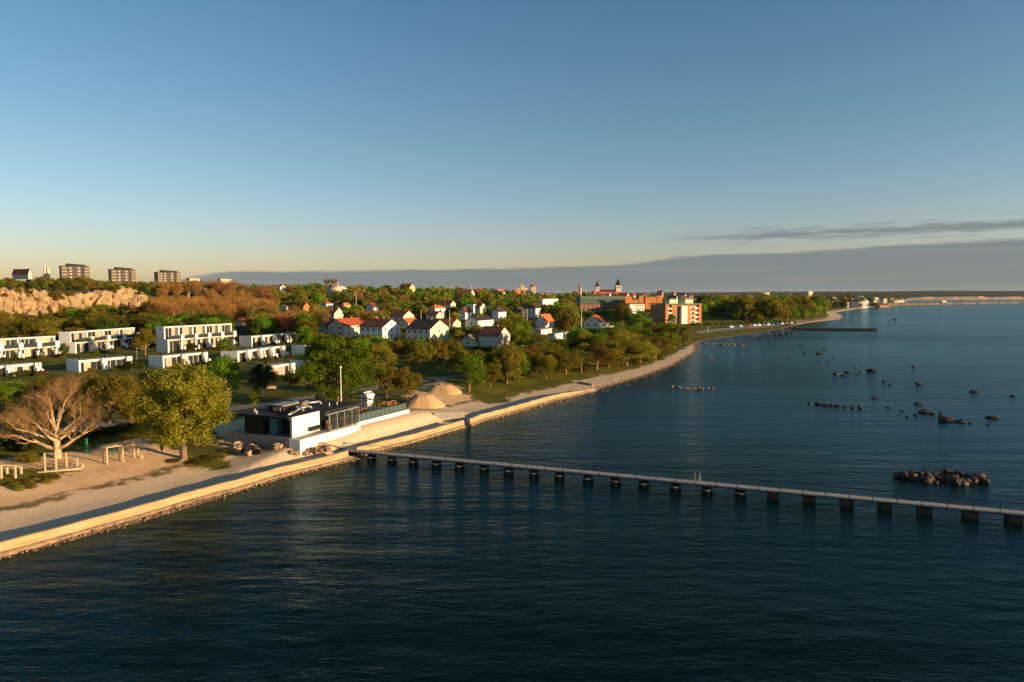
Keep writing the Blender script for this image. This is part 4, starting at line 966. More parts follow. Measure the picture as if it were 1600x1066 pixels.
# ------------------------------------------------------------ beach house (restaurant)
def beach_house():
    Zt=2.55
    O=PX(456.8,684.5,Zt); a=Vector((.40,.917,0)).normalized(); b=Vector((-a.y,a.x,0))   # a along the coast, b inland
    root=thing('beach_restaurant',O,'black flat-roofed beach restaurant with a bare white sea-facing wall','restaurant')
    KEEP.append((380,560,690,O.y-3))
    h=2.5; lw=5.0; LR=12.5; DB=7.6
    w=MB()      # dark body with a recessed porch towards the camera
    w.box(O,a,b,1.6,LR-1,.35,DB,-.6,h-.3); w.box(O,a,b,.05,1.6,4.6,DB,-.6,h-.3); w.box(O,a,b,.02,1.6,.3,.5,-.6,h-.3)
    part(w,'dark_wall',BLACK,root)
    w=MB(); w.box(O,a,b,0,lw,-.02,.28,-.05,h); w.box(O,a,b,0,lw,-.05,.30,h+.003,h+.07,1); part(w,'white_wall',[WHITE,METAL],root)
    w=MB(); w.box(O,a,b,.6,1.5,2.9,4.1,-.0,h-.35); part(w,'teal_partition',TEAL,root)
    rf=MB(); c=[]
    rf.box(O,a,b,-.35,LR,.31,DB+.6,h-.28,h-.02); rf.box(O,a,b,lw+.02,LR,-.9,.30,h-.28,h-.02)
    ro=part(rf,'roof',BLACKR,root)
    # roof plant
    g=MB(); g.box(O,a,b,2.2,5.2,3.4,5.6,h,h+.75,0); g.box(O,a,b,2.16,5.24,3.36,5.64,h+.75,h+.85,1); g.box(O,a,b,2.14,2.195,3.7,4.9,h+.15,h+.62,2); subpart(g,'roof_lantern',[METAL,CONCG,WOOD],ro,root)
    for (x,y,mm) in ((5.6,4.6,OWOOD),(6.6,5.2,STEEL),(6.2,3.6,OWOOD),(7.4,4.2,STEEL),(4.4,2.2,STEEL),(3.6,5.2,STEEL)):
        g=MB(); g.lathe(O+a*x+b*y+Vector((0,0,h)),[(.28,0),(.28,.35),(.42,.36),(.42,.6),(.2,.72)],10); subpart(g,'roof_fan',mm,ro,root,sm=True)
    def duct(pts,r=.14):
        g=MB(); P=[O+a*x+b*y+Vector((0,0,z)) for x,y,z in pts]
        for i in range(len(P)-1): g.tube(P[i],P[i+1],r,n=8)
        subpart(g,'duct',STEEL,ro,root,sm=True)
    duct([(.4,.9,h+.2),(2.6,1.6,h+.25),(3.0,1.4,h+.55),(4.6,1.2,h+.6),(4.9,1.1,h+.25)]); duct([(6.2,4.4,h+.4),(8.3,2.6,h+.55),(8.5,2.5,h+.15)]); duct([(3.4,2.2,h+.1),(3.4,2.2,h+.7)],.2)
    for x,y in ((8.5,1.2),(9.6,.8),(1,6.8),(.1,5.6)):
        g=MB(); g.tube(O+a*x+b*y+Vector((0,0,h)),O+a*x+b*y+Vector((0,0,h+.45)),.06); subpart(g,'vent_pipe',STEEL,ro,root)
    # glass pavilion
    A0,A1=lw+.1,lw+6.2; B0=-1.5; hp=2.0
    fr=MB()
    for x in np.linspace(A0,A1,5):
        fr.box(O,a,b,x-.05,x+.05,B0-.05,B0+.05,0,hp); fr.box(O,a,b,x-.04,x+.04,B0+.06,-.92,hp+.0,hp+.1)
    fr.box(O,a,b,A0-.1,A1+.1,B0-.07,B0+.07,hp+.11,hp+.24); fr.box(O,a,b,A0,A1,B0-.05,B0+.05,.0,.08)
    for y in (B0+.7,): fr.box(O,a,b,A1-.04,A1+.04,y-.04,y+.04,0,hp)
    part(fr,'pavilion_frame',STEEL,root)
    GL=glassmat('clear_glass',(.05,.06,.06),.05,.72)
    g=MB(); g.box(O,a,b,A0+.06,A1-.06,B0-.012,B0+.012,.09,hp); part(g,'glazing',GL,root)
    for k,(x,y) in enumerate(((A0+1.2,-.8),(A0+2.6,-.8),(A0+4.0,-.8),(A0+5.2,-.7))):
        t=thing('wooden_booth',O+a*x+b*y+Vector((0,0,.01)),['orange timber table inside the glass pavilion, nearest the white wall','orange timber table inside the glass pavilion, second from the white wall','orange timber table inside the glass pavilion, third from the white wall','orange timber table at the far end of the glass pavilion'][k],'table','timber tables in the pavilion'); Q=Vector(t.location)
        g=MB(); g.box(Q,a,b,-.5,.5,-.35,.35,.7,.76); part(g,'table_top',OWOOD,t)
        for sx in (-.42,.42):
            for sy in (-.28,.28): g=MB(); g.box(Q,a,b,sx-.04,sx+.04,sy-.04,sy+.04,0,.69); part(g,'leg',OWOOD,t)
        g=MB(); g.box(Q,a,b,-.5,.5,.42,.5,0,1.1); g.box(Q,a,b,-.5,.5,.1,.41,.38,.44); part(g,'bench_back',OWOOD,t)
    # terrace: retaining wall
    Cc=PX(468.5,688,Zt); E=PX(562.7,662.7,Zt); ta=(E-Cc).normalized(); tb=Vector((-ta.y,ta.x,0)); L1=(E-Cc).length
    tr=thing('terrace_platform',Cc,'raised paved terrace with a white retaining wall around the beach restaurant','terrace'); 
    g=MB(); g.box(Cc,ta,tb,0,L1,0,.22,-1.8,.0); g.box(Cc,ta,tb,0,.22,.225,1.7,-1.8,-.0); part(g,'retaining_wall',WHITE,tr)
    E2=PX(551,661.3,Zt); E3=PX(636.3,639.7,Zt); ta2=(E3-E2).normalized(); tb2=Vector((-ta2.y,ta2.x,0)); L2=(E3-E2).length
    g=MB(); g.box(E2,ta2,tb2,L1*.04,L2,-.35,.1,-1.9,.0); part(g,'low_wall',WHITE,tr)
    g=MB(); g.box(Cc,ta,tb,.23,L1-1.6,.24,12.,-1.8,-.02); g.box(E2,ta2,tb2,-2.0,L2,.115,10.5,-1.8,-.035); part(g,'paving',CONCG,tr)
    # rope posts on the retaining wall
    f=thing('terrace_railing',Cc,'thin rail on slim posts along the terrace edge before the white wall','railing')
    for k in range(5):
        g=MB(); q=Cc+ta*(.3+k*(L1-.8)/4)-tb*.06; g.tube(q+Vector((0,0,-.5)),q+Vector((0,0,.95)),.03); part(g,'post',OWOOD,f)
    g=MB(); g.tube(Cc+ta*.3-tb*.06+Vector((0,0,.92)),Cc+ta*(L1-.5)-tb*.06+Vector((0,0,.92)),.02); part(g,'rail',METAL,f)
    f=thing('glass_balustrade',E2,'dark framed glass balustrade along the open far terrace','balustrade'); N=12
    for k in range(N+1): g=MB(); g.box(E2,ta2,tb2,L2*k/N-.03,L2*k/N+.03,.16,.22,-.02,1.0); part(g,'post',METAL,f)
    for k in range(N): g=MB(); g.box(E2,ta2,tb2,L2*k/N+.04,L2*(k+1)/N-.04,.18,.2,.08,.93); part(g,'glass_panel',glassmat('tinted_glass',(.10,.15,.14),.1,.35) if k==0 else bpy.data.materials['tinted_glass'],f)
    g=MB(); g.box(E2,ta2,tb2,0,L2,.15,.23,1.0,1.06); part(g,'handrail',METAL,f)
    # pergola frame
    f=thing('pergola',E2+tb2*1.2,'open dark steel pergola frame over the far terrace','pergola'); Q=Vector(f.location)
    for x in np.linspace(0,L2-.5,5):
        for y in (0,4.2):
            g=MB(); g.box(Q,ta2,tb2,x-.05,x+.05,y-.05,y+.05,0,2.3); part(g,'post',METAL,f)
    for y in (0,4.2): g=MB(); g.box(Q,ta2,tb2,-.1,L2-.4,y-.06,y+.06,2.31,2.45); part(g,'beam',METAL,f)
    for x in (0,(L2-.5)/2): g=MB(); g.box(Q,ta2,tb2,x-.05,x+.05,.07,4.13,2.3,2.42); part(g,'crossbeam',METAL,f)
    # shed
    S=PX(574,635,Zt); w_=1.3; hh=1.55; f=thing('white_shed',S,'small white boarded shed with a pitched roof on the far terrace','shed')
    g=MB(); P=lambda A,B,z:S+a*A+b*B+Vector((0,0,z)); g.box(S,a,b,0,1.7,0,w_,0,hh)
    for z in np.arange(.15,hh,.2): g.box(S,a,b,0,1.7,-.02,-.001,z,z+.17); g.box(S,a,b,-.02,-.001,0,w_,z,z+.17)
    g.quad((P(0,w_,hh),P(0,0,hh),P(0,w_/2,hh+.5))); g.quad((P(1.7,0,hh),P(1.7,w_,hh),P(1.7,w_/2,hh+.5))); part(g,'wall',WHITE,f)
    rf=MB()
    for s in (0,1):
        q=[P(-.15,-.15 if s==0 else w_+.15,hh-.08),P(1.85,-.15 if s==0 else w_+.15,hh-.08),P(1.85,w_/2,hh+.5),P(-.15,w_/2,hh+.5)]; q=q if s==0 else q[::-1]
        rf.hexa([v+Vector((0,0,.02)) for v in q]+[v+Vector((0,0,.09)) for v in q])
    part(rf,'roof',WHITE,f)
    for k,(px_,py_) in enumerate(((548,648),(559,648),(566,646),(601,636),(612,634),(518,633),(524,632))):
        q=PX(px_,py_,Zt); t=thing('picnic_table',q,'%s on the terrace beside the pergola'%['first wooden picnic table from the pavilion','second wooden picnic table from the pavilion','third wooden picnic table from the pavilion','first bench table right of the white shed','second bench table right of the white shed','left round-legged table behind the flagpole','right table behind the flagpole'][k],'table','tables on the terrace')
        g=MB(); g.box(q,a,b,-.8,.8,-.35,.35,.68,.74); part(g,'table_top',OWOOD,t)
        for s in (-.65,.65): g=MB(); g.box(q,a,b,-.8,.8,s-.13,s+.13,.4,.45); part(g,'bench',OWOOD,t)
        for s in (-.6,.6): g=MB(); g.box(q,a,b,s-.04,s+.04,-.6,.6,.3,.38); g.box(q,a,b,s-.04,s+.04,-.3,-.2,0,.67); g.box(q,a,b,s-.04,s+.04,.2,.3,0,.67); part(g,'leg_frame',OWOOD,t)
    # seats in front of the white wall
    for k,x in enumerate((2.9,3.5,4.1,4.6)):
        q=O+a*x-b*.55; t=thing('terrace_chair',q,'dark metal chair against the white wall, %s from the camera'%OR[k],'chair','dark chairs against the white wall'); g=MB(); g.box(q,a,b,-.2,.2,-.2,.2,.42,.46); part(g,'seat',METAL,t)
        g=MB(); g.box(q,a,b,-.2,.2,.2,.23,.3,.85); part(g,'backrest',METAL,t)
        for sx in (-.18,.18):
            for sy in (-.18,.18): g=MB(); g.tube(q+a*sx+b*sy,q+a*sx+b*sy+Vector((0,0,.42)),.02,n=4); part(g,'leg',METAL,t)
    # entrance sign post and bollard
    q=GD(394.5,682); t=thing('street_lamp',q,'short timber lamp post with a flat head by the restaurant porch','lamp post'); g=MB(); g.box(q,a,b,-.09,.09,-.09,.09,0,2.3); part(g,'post',WOOD,t); g=MB(); g.box(q,a,b,-.3,.3,-.55,.25,2.31,2.43); part(g,'lamp_head',CONCG,t)
    q=GD(437,684); g=MB(); g.tube(q,q+Vector((0,0,.8)),.06); g.lathe(q+Vector((0,0,.8)),[(.2,0),(.2,.1),(.1,.16)],10); tag(g.build('drinking_fountain',STEEL,loc=q),'small pale drinking fountain before the restaurant porch','fountain')
beach_house()
# stairs + stone banks
def stairs():
    q=GD(414,705); a=Vector((.5,.87,0)).normalized(); b=Vector((-a.y,a.x,0)); a2=-b; 
    t=thing('stone_steps',q,'flight of pale stone steps between the two stone banks','steps'); g=MB()
    for k in range(7): g.box(q,Vector((.9,-.44,0)),Vector((.44,.9,0)),0,2.4,k*.38,k*.38+.55,-.6,.12+.15*k)
    part(g,'steps',PROCK,t)
    g=MB(); 
    for x in (0.05,2.35):
        p=q+Vector((.9,-.44,0))*x; e=p+Vector((.44,.9,0))*2.6+Vector((0,0,1.1)); g.tube(p+Vector((0,0,.2)),p+Vector((0,0,1.)),.03); g.tube(p+Vector((0,0,1.)),e+Vector((0,0,.9)),.03); g.tube(e,e+Vector((0,0,.9)),.03)
    part(g,'handrail',METAL,t)
stairs()
# ------------------------------------------------------------ rocks
def rock_mesh(seed,m,ang=.55):
    bm=bmesh.new(); bmesh.ops.create_icosphere(bm,subdivisions=3,radius=1)
    o=Vector((seed*7.3,seed*3.1,seed*1.7))
    for v in bm.verts:
        n=mnoise.noise(v.co*.9+o)*.45+mnoise.noise(v.co*2.3+o)*.18+mnoise.noise(v.co*6+o)*.05; v.co*=1+n
        v.co.z=max(-.6,min(.85,v.co.z))
    me=bpy.data.meshes.new('rock'); bm.to_mesh(me); bm.free(); me.materials.append(m); return me
RM={k:[rock_mesh(s+1,m) for s in range(5)] for k,m in (('d',WROCK),('b',ROCKM),('p',PROCK))}
def rock(x,y,z,w,kind,label,group,hf=.6,name='boulder'):
    o=obj_me(name,random.choice(RM[kind]),loc=(x,y,z)); o.rotation_euler=(random.uniform(-.3,.3),random.uniform(-.3,.3),random.uniform(0,6.28))
    o.scale=(w/1.8,w/1.8*random.uniform(.7,1),w/1.8*hf); tag(o,label,'rock',group); return o
random.seed(3)
def pile(pts,n,wr,kind,label,group,zf=0.3,layers=1):
    for k in range(n):
        t=k/(n-1) if n>1 else 0; i=t*(len(pts)-1); j=min(int(i),len(pts)-2); f=i-j
        px_=pts[j][0]*(1-f)+pts[j+1][0]*f+random.uniform(-3,3); py_=pts[j][1]*(1-f)+pts[j+1][1]*f+random.uniform(-pts[j][2],pts[j][2])
        p=PX(px_,py_,0); w=random.uniform(*wr); g=max(0,hz(p.x,p.y)); 
        rock(p.x,p.y,g+w*zf*random.uniform(0,1),w,kind if random.random()<.92 else ('b' if kind!='b' else 'd'),label,group,random.uniform(.6,.9))
pile([(1402,744,2),(1430,750,4),(1470,752,5),(1505,752,4),(1542,751,2)],50,(.5,1.25),'d','boulder in the rock pile just beyond the right part of the jetty','boulders of the rock pile by the jetty',zf=.35)
pile([(1410,741,1),(1450,742,2),(1490,745,2),(1530,747,1)],18,(.5,1.0),'d','boulder in the rock pile just beyond the right part of the jetty','boulders of the rock pile by the jetty',zf=.6)
big=[(1258,553,6),(1257.5,554,3),(1281,553,11),(1307,585,14),(1325,582,11),(1317,587,6),(1364,579.5,15),(1344,582,6),(1339,585,5),(1382,596,7),(1390,601,5),(1436,600,12),(1428,574,8),(1524,613,12),(1583,619,8),(1436,632,12),(1446,645,18),(1430,649,8),(1457,647,10),(1482,657,26),(1500,660,12),(1518,662,8),(1549,653,16),(1545,665,7),(1388,637,7),(1366,622,8),(1372,623,4),(1398,626,4),(1410,643,6),(1418,651,7),(1404,648,4),(1288,546,5),(1252,541,5),(1230,542,4),(1232,558,5),(1158,552,5),(1075,581,5),(1108,558,5),(1112,559.5,4),(1280,564,4),(1470,645,7),(1398,500,6),(1389,501,3),(1302,560,4),(1295,566,6),(1337,574,4)]
WORD=['lone dark boulder in the open sea']
for k,(x,y,w) in enumerate(big):
    p=PX(x,y,0); rock(p.x,p.y,.0,w*p.y/F*1.05,'d' if x>1200 else 'b','%s boulder in the open sea, %s counting all scattered boulders from the left'%('broad' if w>11 else ('mid-sized' if w>6 else 'small'),ordw(sorted(q[0]+i_*1e-4 for i_,q in enumerate(big)).index(x+k*1e-4))),'scattered boulders in the sea',.42)
for (pts,n) in (([(1264,631,1),(1300,634,2),(1345,639,1)],18),([(1050,605,1),(1080,608,2),(1116,607,1)],13)):
    pile(pts,n,(.35,.9) ,'d' if pts[0][0]>1200 else 'b','low stone of the %s'%('dark stone bar left of the scattered boulders' if pts[0][0]>1200 else 'small stone bar off the middle of the beach'),'low stones of the %s bar'%('dark' if pts[0][0]>1200 else 'small pale'),zf=.2)
pile([(1100,537,1),(1130,538.5,1.2),(1165,539,1)],40,(.5,1.15),'b','pale stone of the rock groyne reaching out from the bend of the beach','pale stones of the rock groyne',zf=.3)
pile([(1180,529,1),(1215,524,1),(1240,521,1)],24,(.7,1.6),'d','brown stone in the row of stones along the inner bay','stones along the inner bay',zf=.2)
pile([(1310,502,1),(1325,501,1),(1340,500,1)],8,(1,2),'b','small stone off the tip of the wooded headland','stones off the headland',zf=.2)
def bank(pts,n,wr,label,group,kind='p'):
    for k in range(n):
        j=random.randrange(len(pts)-1); f=random.random(); px_=pts[j][0]*(1-f)+pts[j+1][0]*f; py_=pts[j][1]*(1-f)+pts[j+1][1]*f+random.uniform(-pts[j][2],pts[j][2])
        g=GD(px_,py_); w=random.uniform(*wr); rock(g.x,g.y,g.z+w*.25+ (pts[j][1]+pts[j][2]-py_)*.03,w,kind if random.random()<.6 else random.choice('bd'),label,group,random.uniform(.6,.9),name='stone_block')
bank([(368,703,4),(385,706,6),(410,705,6)],52,(.5,.95),'pale stone in the loose bank left of the stone steps','stones of the bank left of the steps')
bank([(428,702,5),(440,696,7),(454,690,5)],26,(.6,1.1),'pale stone block in the bank between the stone steps and the white retaining wall','stone blocks of the bank right of the steps')
bank([(456,712,2),(480,712,3),(512,708,3)],34,(.4,.75),'reddish stone in the strip beneath the walkway to the jetty','stones beneath the walkway','b')
def rubble():
    # loose stones along the foot of the sea walls: uncountable
    r=np.random.default_rng(4); V=[];Fq=[]; n0=0
    base=np.array([(-1,-1,-.6),(1,-1,-.7),(1,1,-.6),(-1,1,-.7),(-.7,-.8,.5),(.8,-.6,.45),(.6,.8,.6),(-.8,.6,.5)],float); fc=np.array([(3,2,1,0),(4,5,6,7),(0,1,5,4),(1,2,6,5),(2,3,7,6),(3,0,4,7)])
    pts=[]
    for dens in (W1,W2,W3):
        for i in range(len(dens)-1):
            p,q=dens[i],dens[i+1]; t=(q-p); t.z=0; t.normalize(); nn=Vector((t.y,-t.x,0))
            for _ in range(5): 
                c=p.lerp(q,r.random())+nn*(.75+abs(r.normal())*.4); pts.append((c.x,c.y,r.uniform(.05,.17)))
    for _ in range(520):
        k=r.integers(9,15); i=k+r.random(); A=SHP[3+int(i)] if 3+int(i)<len(SHP) else SHP[-1]; B=SHP[4+int(i)]; f=i%1
        c=A*(1-f)+B*f+r.normal(size=2)*1.2; pts.append((c[0],c[1],r.uniform(.06,.22)))
    P=np.array(pts); Z=HGT(P[:,0],P[:,1])
    for (x,y,s),z in zip(P,Z):
        if z<-.4: continue
        th=r.uniform(0,6.28); c_,s_=math.cos(th),math.sin(th); v=base*s*r.uniform(.6,1.2,(1,3))*(1+r.normal(size=base.shape)*.12); v=np.stack([v[:,0]*c_-v[:,1]*s_,v[:,0]*s_+v[:,1]*c_,v[:,2]],1)
        V.append(v+np.array([x,y,max(z,-.05)+s*.3])); Fq.append(fc+n0); n0+=8
    me=mesh_np('loose_stones',np.vstack(V),np.vstack(Fq),[ROCKM]); tag(obj_me('loose_stones',me),'loose stones and pebbles along the waterline at the foot of the sea walls','stones',kind='stuff')
rubble()
# ------------------------------------------------------------ jetty
def jetty():
    zt=.82
    A=PX(540,702.5,zt); B=PX(1300,773.5,zt); a=(B-A); a.z=0; a.normalize(); b=Vector((-a.y,a.x,0)); L=reach(A,a,1600)+14; W2_=.58
    root=thing('jetty',(A.x,A.y,0),'long concrete jetty on stubby dark piers with a thin railing','jetty')
    g=MB(); g.box((A.x,A.y,0),a,b,0,L,-W2_,W2_,zt-.10,zt)
    part(g,'deck',DECKM,root)
    g=MB(); g.box((A.x,A.y,0),a,b,.05,L-.05,-W2_+.08,-W2_+.28,zt-.21,zt-.103); g.box((A.x,A.y,0),a,b,.05,L-.05,W2_-.28,W2_-.08,zt-.21,zt-.103); part(g,'beam',PIERM,root)
    xs=[550,580.5,612.5,646,682,718,756.6,795,834.5,874.5,919,962,1006,1055.5,1105,1157,1208,1264.5,1323,1382.5,1444.5,1516,1584,1660,1745]
    for k,x in enumerate(xs):
        t=reach(Vector((A.x,A.y,.6)),a,x); c=Vector((A.x,A.y,0))+a*t; g=MB()
        if k<16:
            r=.52; g.lathe((c.x,c.y,-2.5),[(r*1.1,0),(r*1.12,2.64),(r*1.16,2.68),(r*1.16,2.76),(r*.98,2.82),(r*.9,3.10)],14)
            q=MB(); q.lathe((c.x,c.y,.20),[(r*1.19,0),(r*1.19,.07)],14,1); g.v+=q.v; n0=len(g.v)-len(q.v); g.f+=[tuple(i+n0 for i in f) for f in q.f]; g.m+=q.m
            if k==0: g.box((c.x,c.y,0),a,b,-.9,.5,-.6,.6,-1,.4)
        else: g.box((c.x,c.y,0),a,b,-.55,.55,-.6,.6,-3,zt-.213)
        part(g,'pier',[PIERM,CONCG],root)
    n=int(L/1.95); 
    for k in range(n+1):
        p=Vector((A.x,A.y,zt-.12))+a*(k*L/n)-b*(W2_+.04); g=MB(); g.tube(p,p+Vector((0,0,1.08)),.038,n=6); part(g,'railing_post',METAL,root)
    p=Vector((A.x,A.y,zt+.96))-b*(W2_+.04); g=MB(); g.tube(p,p+a*L,.034,n=6); part(g,'handrail',METAL,root)
    t=reach(A,a,1089); p=Vector((A.x,A.y,zt))+a*t+b*(W2_+.05)
    g=MB()
    for s in (-.25,.25):
        q=p+a*s; g.tube(q+Vector((0,0,-1.8)),q+Vector((0,0,.8)),.03); g.tube(q+Vector((0,0,.8)),q-b*.4+Vector((0,0,.8)),.03); g.tube(q-b*.4+Vector((0,0,.8)),q-b*.4,.03)
    for z in (-1.2,-.9,-.6,-.3): g.tube(p-a*.25+Vector((0,0,z)),p+a*.25+Vector((0,0,z)),.025)
    part(g,'ladder',STEEL,root)
jetty()
# far dark jetty
A=PX(1237,512.5,1.0); B=PX(1370,513.5,1.0); d_=(B-A); L_=d_.length; d_.normalize(); n_=Vector((-d_.y,d_.x,0)); root=thing('far_jetty',(A.x,A.y,0),'low dark jetty in the far bay','jetty')
g=MB(); g.box((A.x,A.y,0),d_,n_,0,L_,-1,1,.45,1.05); part(g,'deck',PIERM,root)
for k in range(12): g=MB(); g.box((A.x,A.y,0),d_,n_,L_*k/12,L_*(k+1)/12-.3,-.8,.8,-2,.446); part(g,'pier',PIERM,root)
# ------------------------------------------------------------ outdoor gym
def gym():
    X=Vector((1,0,0)); Y=Vector((0,1,0))
    def posts(lst,label,name,bars=(),w=.065,cat='gym frame',m=WOOD):
        P=[]; 
        for px_,yb_,yt_ in lst: q=GD(px_,yb_); P.append((q,ZAT(q.y,yt_)-q.z))
        t=thing(name,P[0][0],label,cat)
        for q,h in P: g=MB(); g.box(q,X,Y,-w,w,-w,w,-.2,h); part(g,'post',m,t)
        for i,j,f,mm in bars:
            g=MB(); g.tube(P[i][0]+Vector((0,0,P[i][1]*f)),P[j][0]+Vector((0,0,P[j][1]*f)),.03 if mm is not WOOD else .05); part(g,'bar',mm,t)
        return t
    posts([(70.5,738,708),(87.5,736,706),(104,732,708),(120.5,731,716)],'four pale timber posts with steel pull-up bars before the big leafless tree','pull_up_station',[(0,1,.95,STEEL),(1,2,.95,STEEL),(2,3,.8,STEEL)])
    # low frame at the left edge
    t=posts([(2,749,727),(24,748,727),(11,741,728),(33,741,729)],'low pale timber vaulting frame at the left edge of the beach','vault_frame',[(0,1,.97,WOOD),(2,3,.97,WOOD),(0,2,.97,WOOD),(1,3,.97,WOOD)],w=.08)
    # monkey bars
    pl=[(161.8,725.5,699),(167.5,726,699.5),(186.5,720,695.5),(192,721.5,695.5),(210,715.5,697),(216,711.5,694)]
    t=posts(pl,'pale timber horizontal ladder on six posts, in the middle of the gym','monkey_bars',[(0,2,.98,WOOD),(2,4,.98,WOOD),(1,3,.98,WOOD),(3,5,.98,WOOD)])
    P0=GD(161.8,725.5); P1=GD(216,711.5); h=ZAT(P0.y,699)-P0.z; d=(P1-P0); d.z=0; l=d.length; d.normalize(); n=Vector((-d.y,d.x,0))
    for k in range(14): g=MB(); q=P0+d*l*k/13+Vector((0,0,h)); g.box(q,d,n,-.04,.04,-.6,.6,.02,.1); part(g,'rung',WOOD,t)
    posts([(221.5,717,711)],'short timber stump post right of the horizontal ladder','stump_post',w=.1)
    posts([(129,731,724)],'low timber bollard at the right end of the four posts','info_post')
    posts([(135.7,708,685)],'green painted steel post behind the gym','green_post',m=GREENP,w=.1,cat='post')
    q=GD(88,738); g=MB(); g.box(q,Vector((.87,.49,0)),Vector((-.49,.87,0)),-1.6,2.2,0,1.4,-.1,.12); tag(g.build('exercise_platform',WOOD,loc=q),'low timber platform between the four posts','platform')
    q=GD(253,710); t=thing('waste_bin',q,'small dark litter bin in the shade of the large yellow-green tree','bin'); g=MB(); g.tube(q,q+Vector((0,0,.5)),.04); part(g,'post',METAL,t); g=MB(); g.lathe(q+Vector((0,0,.5)),[(.16,0),(.22,.5)],10); part(g,'bin',METAL,t)
    for k,(x,y) in enumerate(((172,712),(178,711),(186,708))):
        q=GD(x,y); g=MB(); g.tube(q,q+Vector((0,0,.9)),.04,m=0); g.tube(q+Vector((0,0,.9)),q+Vector((.5,0,.9)),.04); g.tube(q+Vector((.5,0,0)),q+Vector((.5,0,.9)),.04); tag(g.build('exercise_bar',GREENP,loc=q),'green steel exercise hoop behind the horizontal ladder, %s from the left'%OR[k],'gym bar','green exercise hoops')
gym()
# benches by the path
for k,(x,y) in enumerate(((217,651),(20,664),(424,611))):
    q=GD(x,y); t=thing('park_bench',q,['timber bench beside the path left of the large yellow-green tree','timber bench beside the path under the big leafless tree','pale bench on the lawn behind the beach restaurant'][k],'bench'); X=Vector((1,0,0)); Y=Vector((0,1,0))
    g=MB(); g.box(q,X,Y,-.8,.8,-.2,.2,.42,.48); part(g,'seat',WOOD,t); g=MB(); g.box(q,X,Y,-.8,.8,.2,.25,.5,.85); part(g,'backrest',WOOD,t)
    for s in (-.7,.7): g=MB(); g.box(q,X,Y,s-.04,s+.04,-.2,.2,0,.41); part(g,'leg',METAL,t)
# ------------------------------------------------------------ sand heaps
def heap(px,py,wpx,top,label,seed):
    q=GD(px,py); h=ZAT(q.y,top)-q.z; R=wpx/2*q.y/F; V=[];Fq=[]; n=64;m=26
    for j in range(m+1):
        r=j/m
        for i in range(n):
            t=2*math.pi*i/n; rr=R*r*(1+.12*math.sin(2*t+seed)+.04*math.sin(5*t)); x=rr*math.cos(t); y=rr*math.sin(t)*.8
            z=h*min(.86+.1*mnoise.noise(Vector((x*.6,y*.6,seed+9))),1.12*max(0,1-r**1.45))+.12*mnoise.noise(Vector((x*1.2,y*1.2,seed)))*(1-r)+.10*mnoise.noise(Vector((x*.5+t*3,y*.5,seed+3)))*math.sin(math.pi*r)
            z=min(z,h*.93)
            V.append((x,y,z-.05-.4*(r>.99)))
    for j in range(m):
        for i in range(n): Fq.append((j*n+i,(j+1)*n+i,(j+1)*n+(i+1)%n,j*n+(i+1)%n))
    me=mesh_np('sand_heap',V,Fq,[SANDP],smooth_=True); o=obj_me('sand_heap',me,loc=q); tag(o,label,'sand heap')
heap(661,634,62,614,'nearer pale sand heap beside the end of the terrace balustrade',1.)
heap(690,612,58,598,'farther pale sand heap beside the fresh green tree',2.)
# ------------------------------------------------------------ hedges and bushes
def bush(px,py,wpx,hpx,kind,label,group=None,name='bush',lod='far'):
    q=GD(px,py); w=wpx*q.y/F; h=hpx*q.y/F
    k=('bush',kind,lod)
    if k not in VAR:
        r=np.random.default_rng(77+ord(kind)); C=[];Rd=[]
        for i in range(26):
            d=r.normal(size=3); d/=np.linalg.norm(d); d[2]=abs(d[2]); C.append((d[0]*.33,d[1]*.33,.12+d[2]*.55)); Rd.append(r.uniform(.14,.2))
        V,Fq=leaves(np.array(C),np.array(Rd),170 if lod=='mid' else 70,.022 if lod=='mid' else .04,r,1.2); VAR[k]=mesh_np('bush',V,Fq,[LM[kind]])
    o=obj_me(name,VAR[k],loc=(q.x,q.y,q.z-.05)); o.scale=(w,w*random.uniform(.8,1.1),h); o.rotation_euler=(0,0,random.uniform(0,6)); tag(o,label,'bush',group)
bush(42,723,46,22,'y','rounded olive bush left of the big leafless tree on the gym edge',lod='mid')
for k in range(22): bush(random.uniform(-20,215),0,0,0,'d','x') if False else None
for k in range(20):
    x=-15+k*12; bush(x,706-k*1.05-(6 if k>12 else 0)+random.uniform(-1,1),30,random.uniform(20,27),'d','dark bush of the hedge between gym and path, %s from the left'%(OR+['nineteenth','twentieth'])[k],'dark bushes of the hedge behind the gym',lod='mid')
for k,(x,y) in enumerate(((8,752),(22,757),(40,752),(55,750),(66,747),(74,752),(85,746),(30,762),(48,758))): bush(x,y+4,24,11,'y' if k%2 else 'o','low %s shrub on the sand, %s from the left edge'%('yellowish' if k%2 else 'olive',OR[sorted([8,22,40,55,66,74,85,30,48]).index(x)]),'low shrubs on the sand',lod='mid')
for k,(x,y,t_,w,kd) in enumerate(sh+bk[:11]+pk[:8]):
    for q_ in range(3): bush(x+random.uniform(-w*.5,w*.5),y+random.uniform(-3,1.5),random.uniform(14,24),random.uniform(6,11),random.choice('ooyd'),'undergrowth shrub at the foot of the park and shore trees','undergrowth shrubs below the park and shore trees',lod='mid')
for k,(x,y,w,h) in enumerate(((310,722,40,7),(335,718,40,9),(270,722,28,6),(352,706,24,6))): bush(x,y,w,h,'o','low weedy clump at the foot of the large yellow-green tree','weedy clumps at the tree foot',lod='mid')
for k in range(16): bush(1085+k*9+random.uniform(-2,2),509-k*.35,12,5.5,'g','clipped green shrub in the row along the coast road beside the brick block','shrubs along the coast road')
for k in range(12): bush(820+k*21,585-k*4.2-random.uniform(0,3),22,7,'o','brown-green scrub at the back of the far beach under the shore trees','scrub behind the far beach')
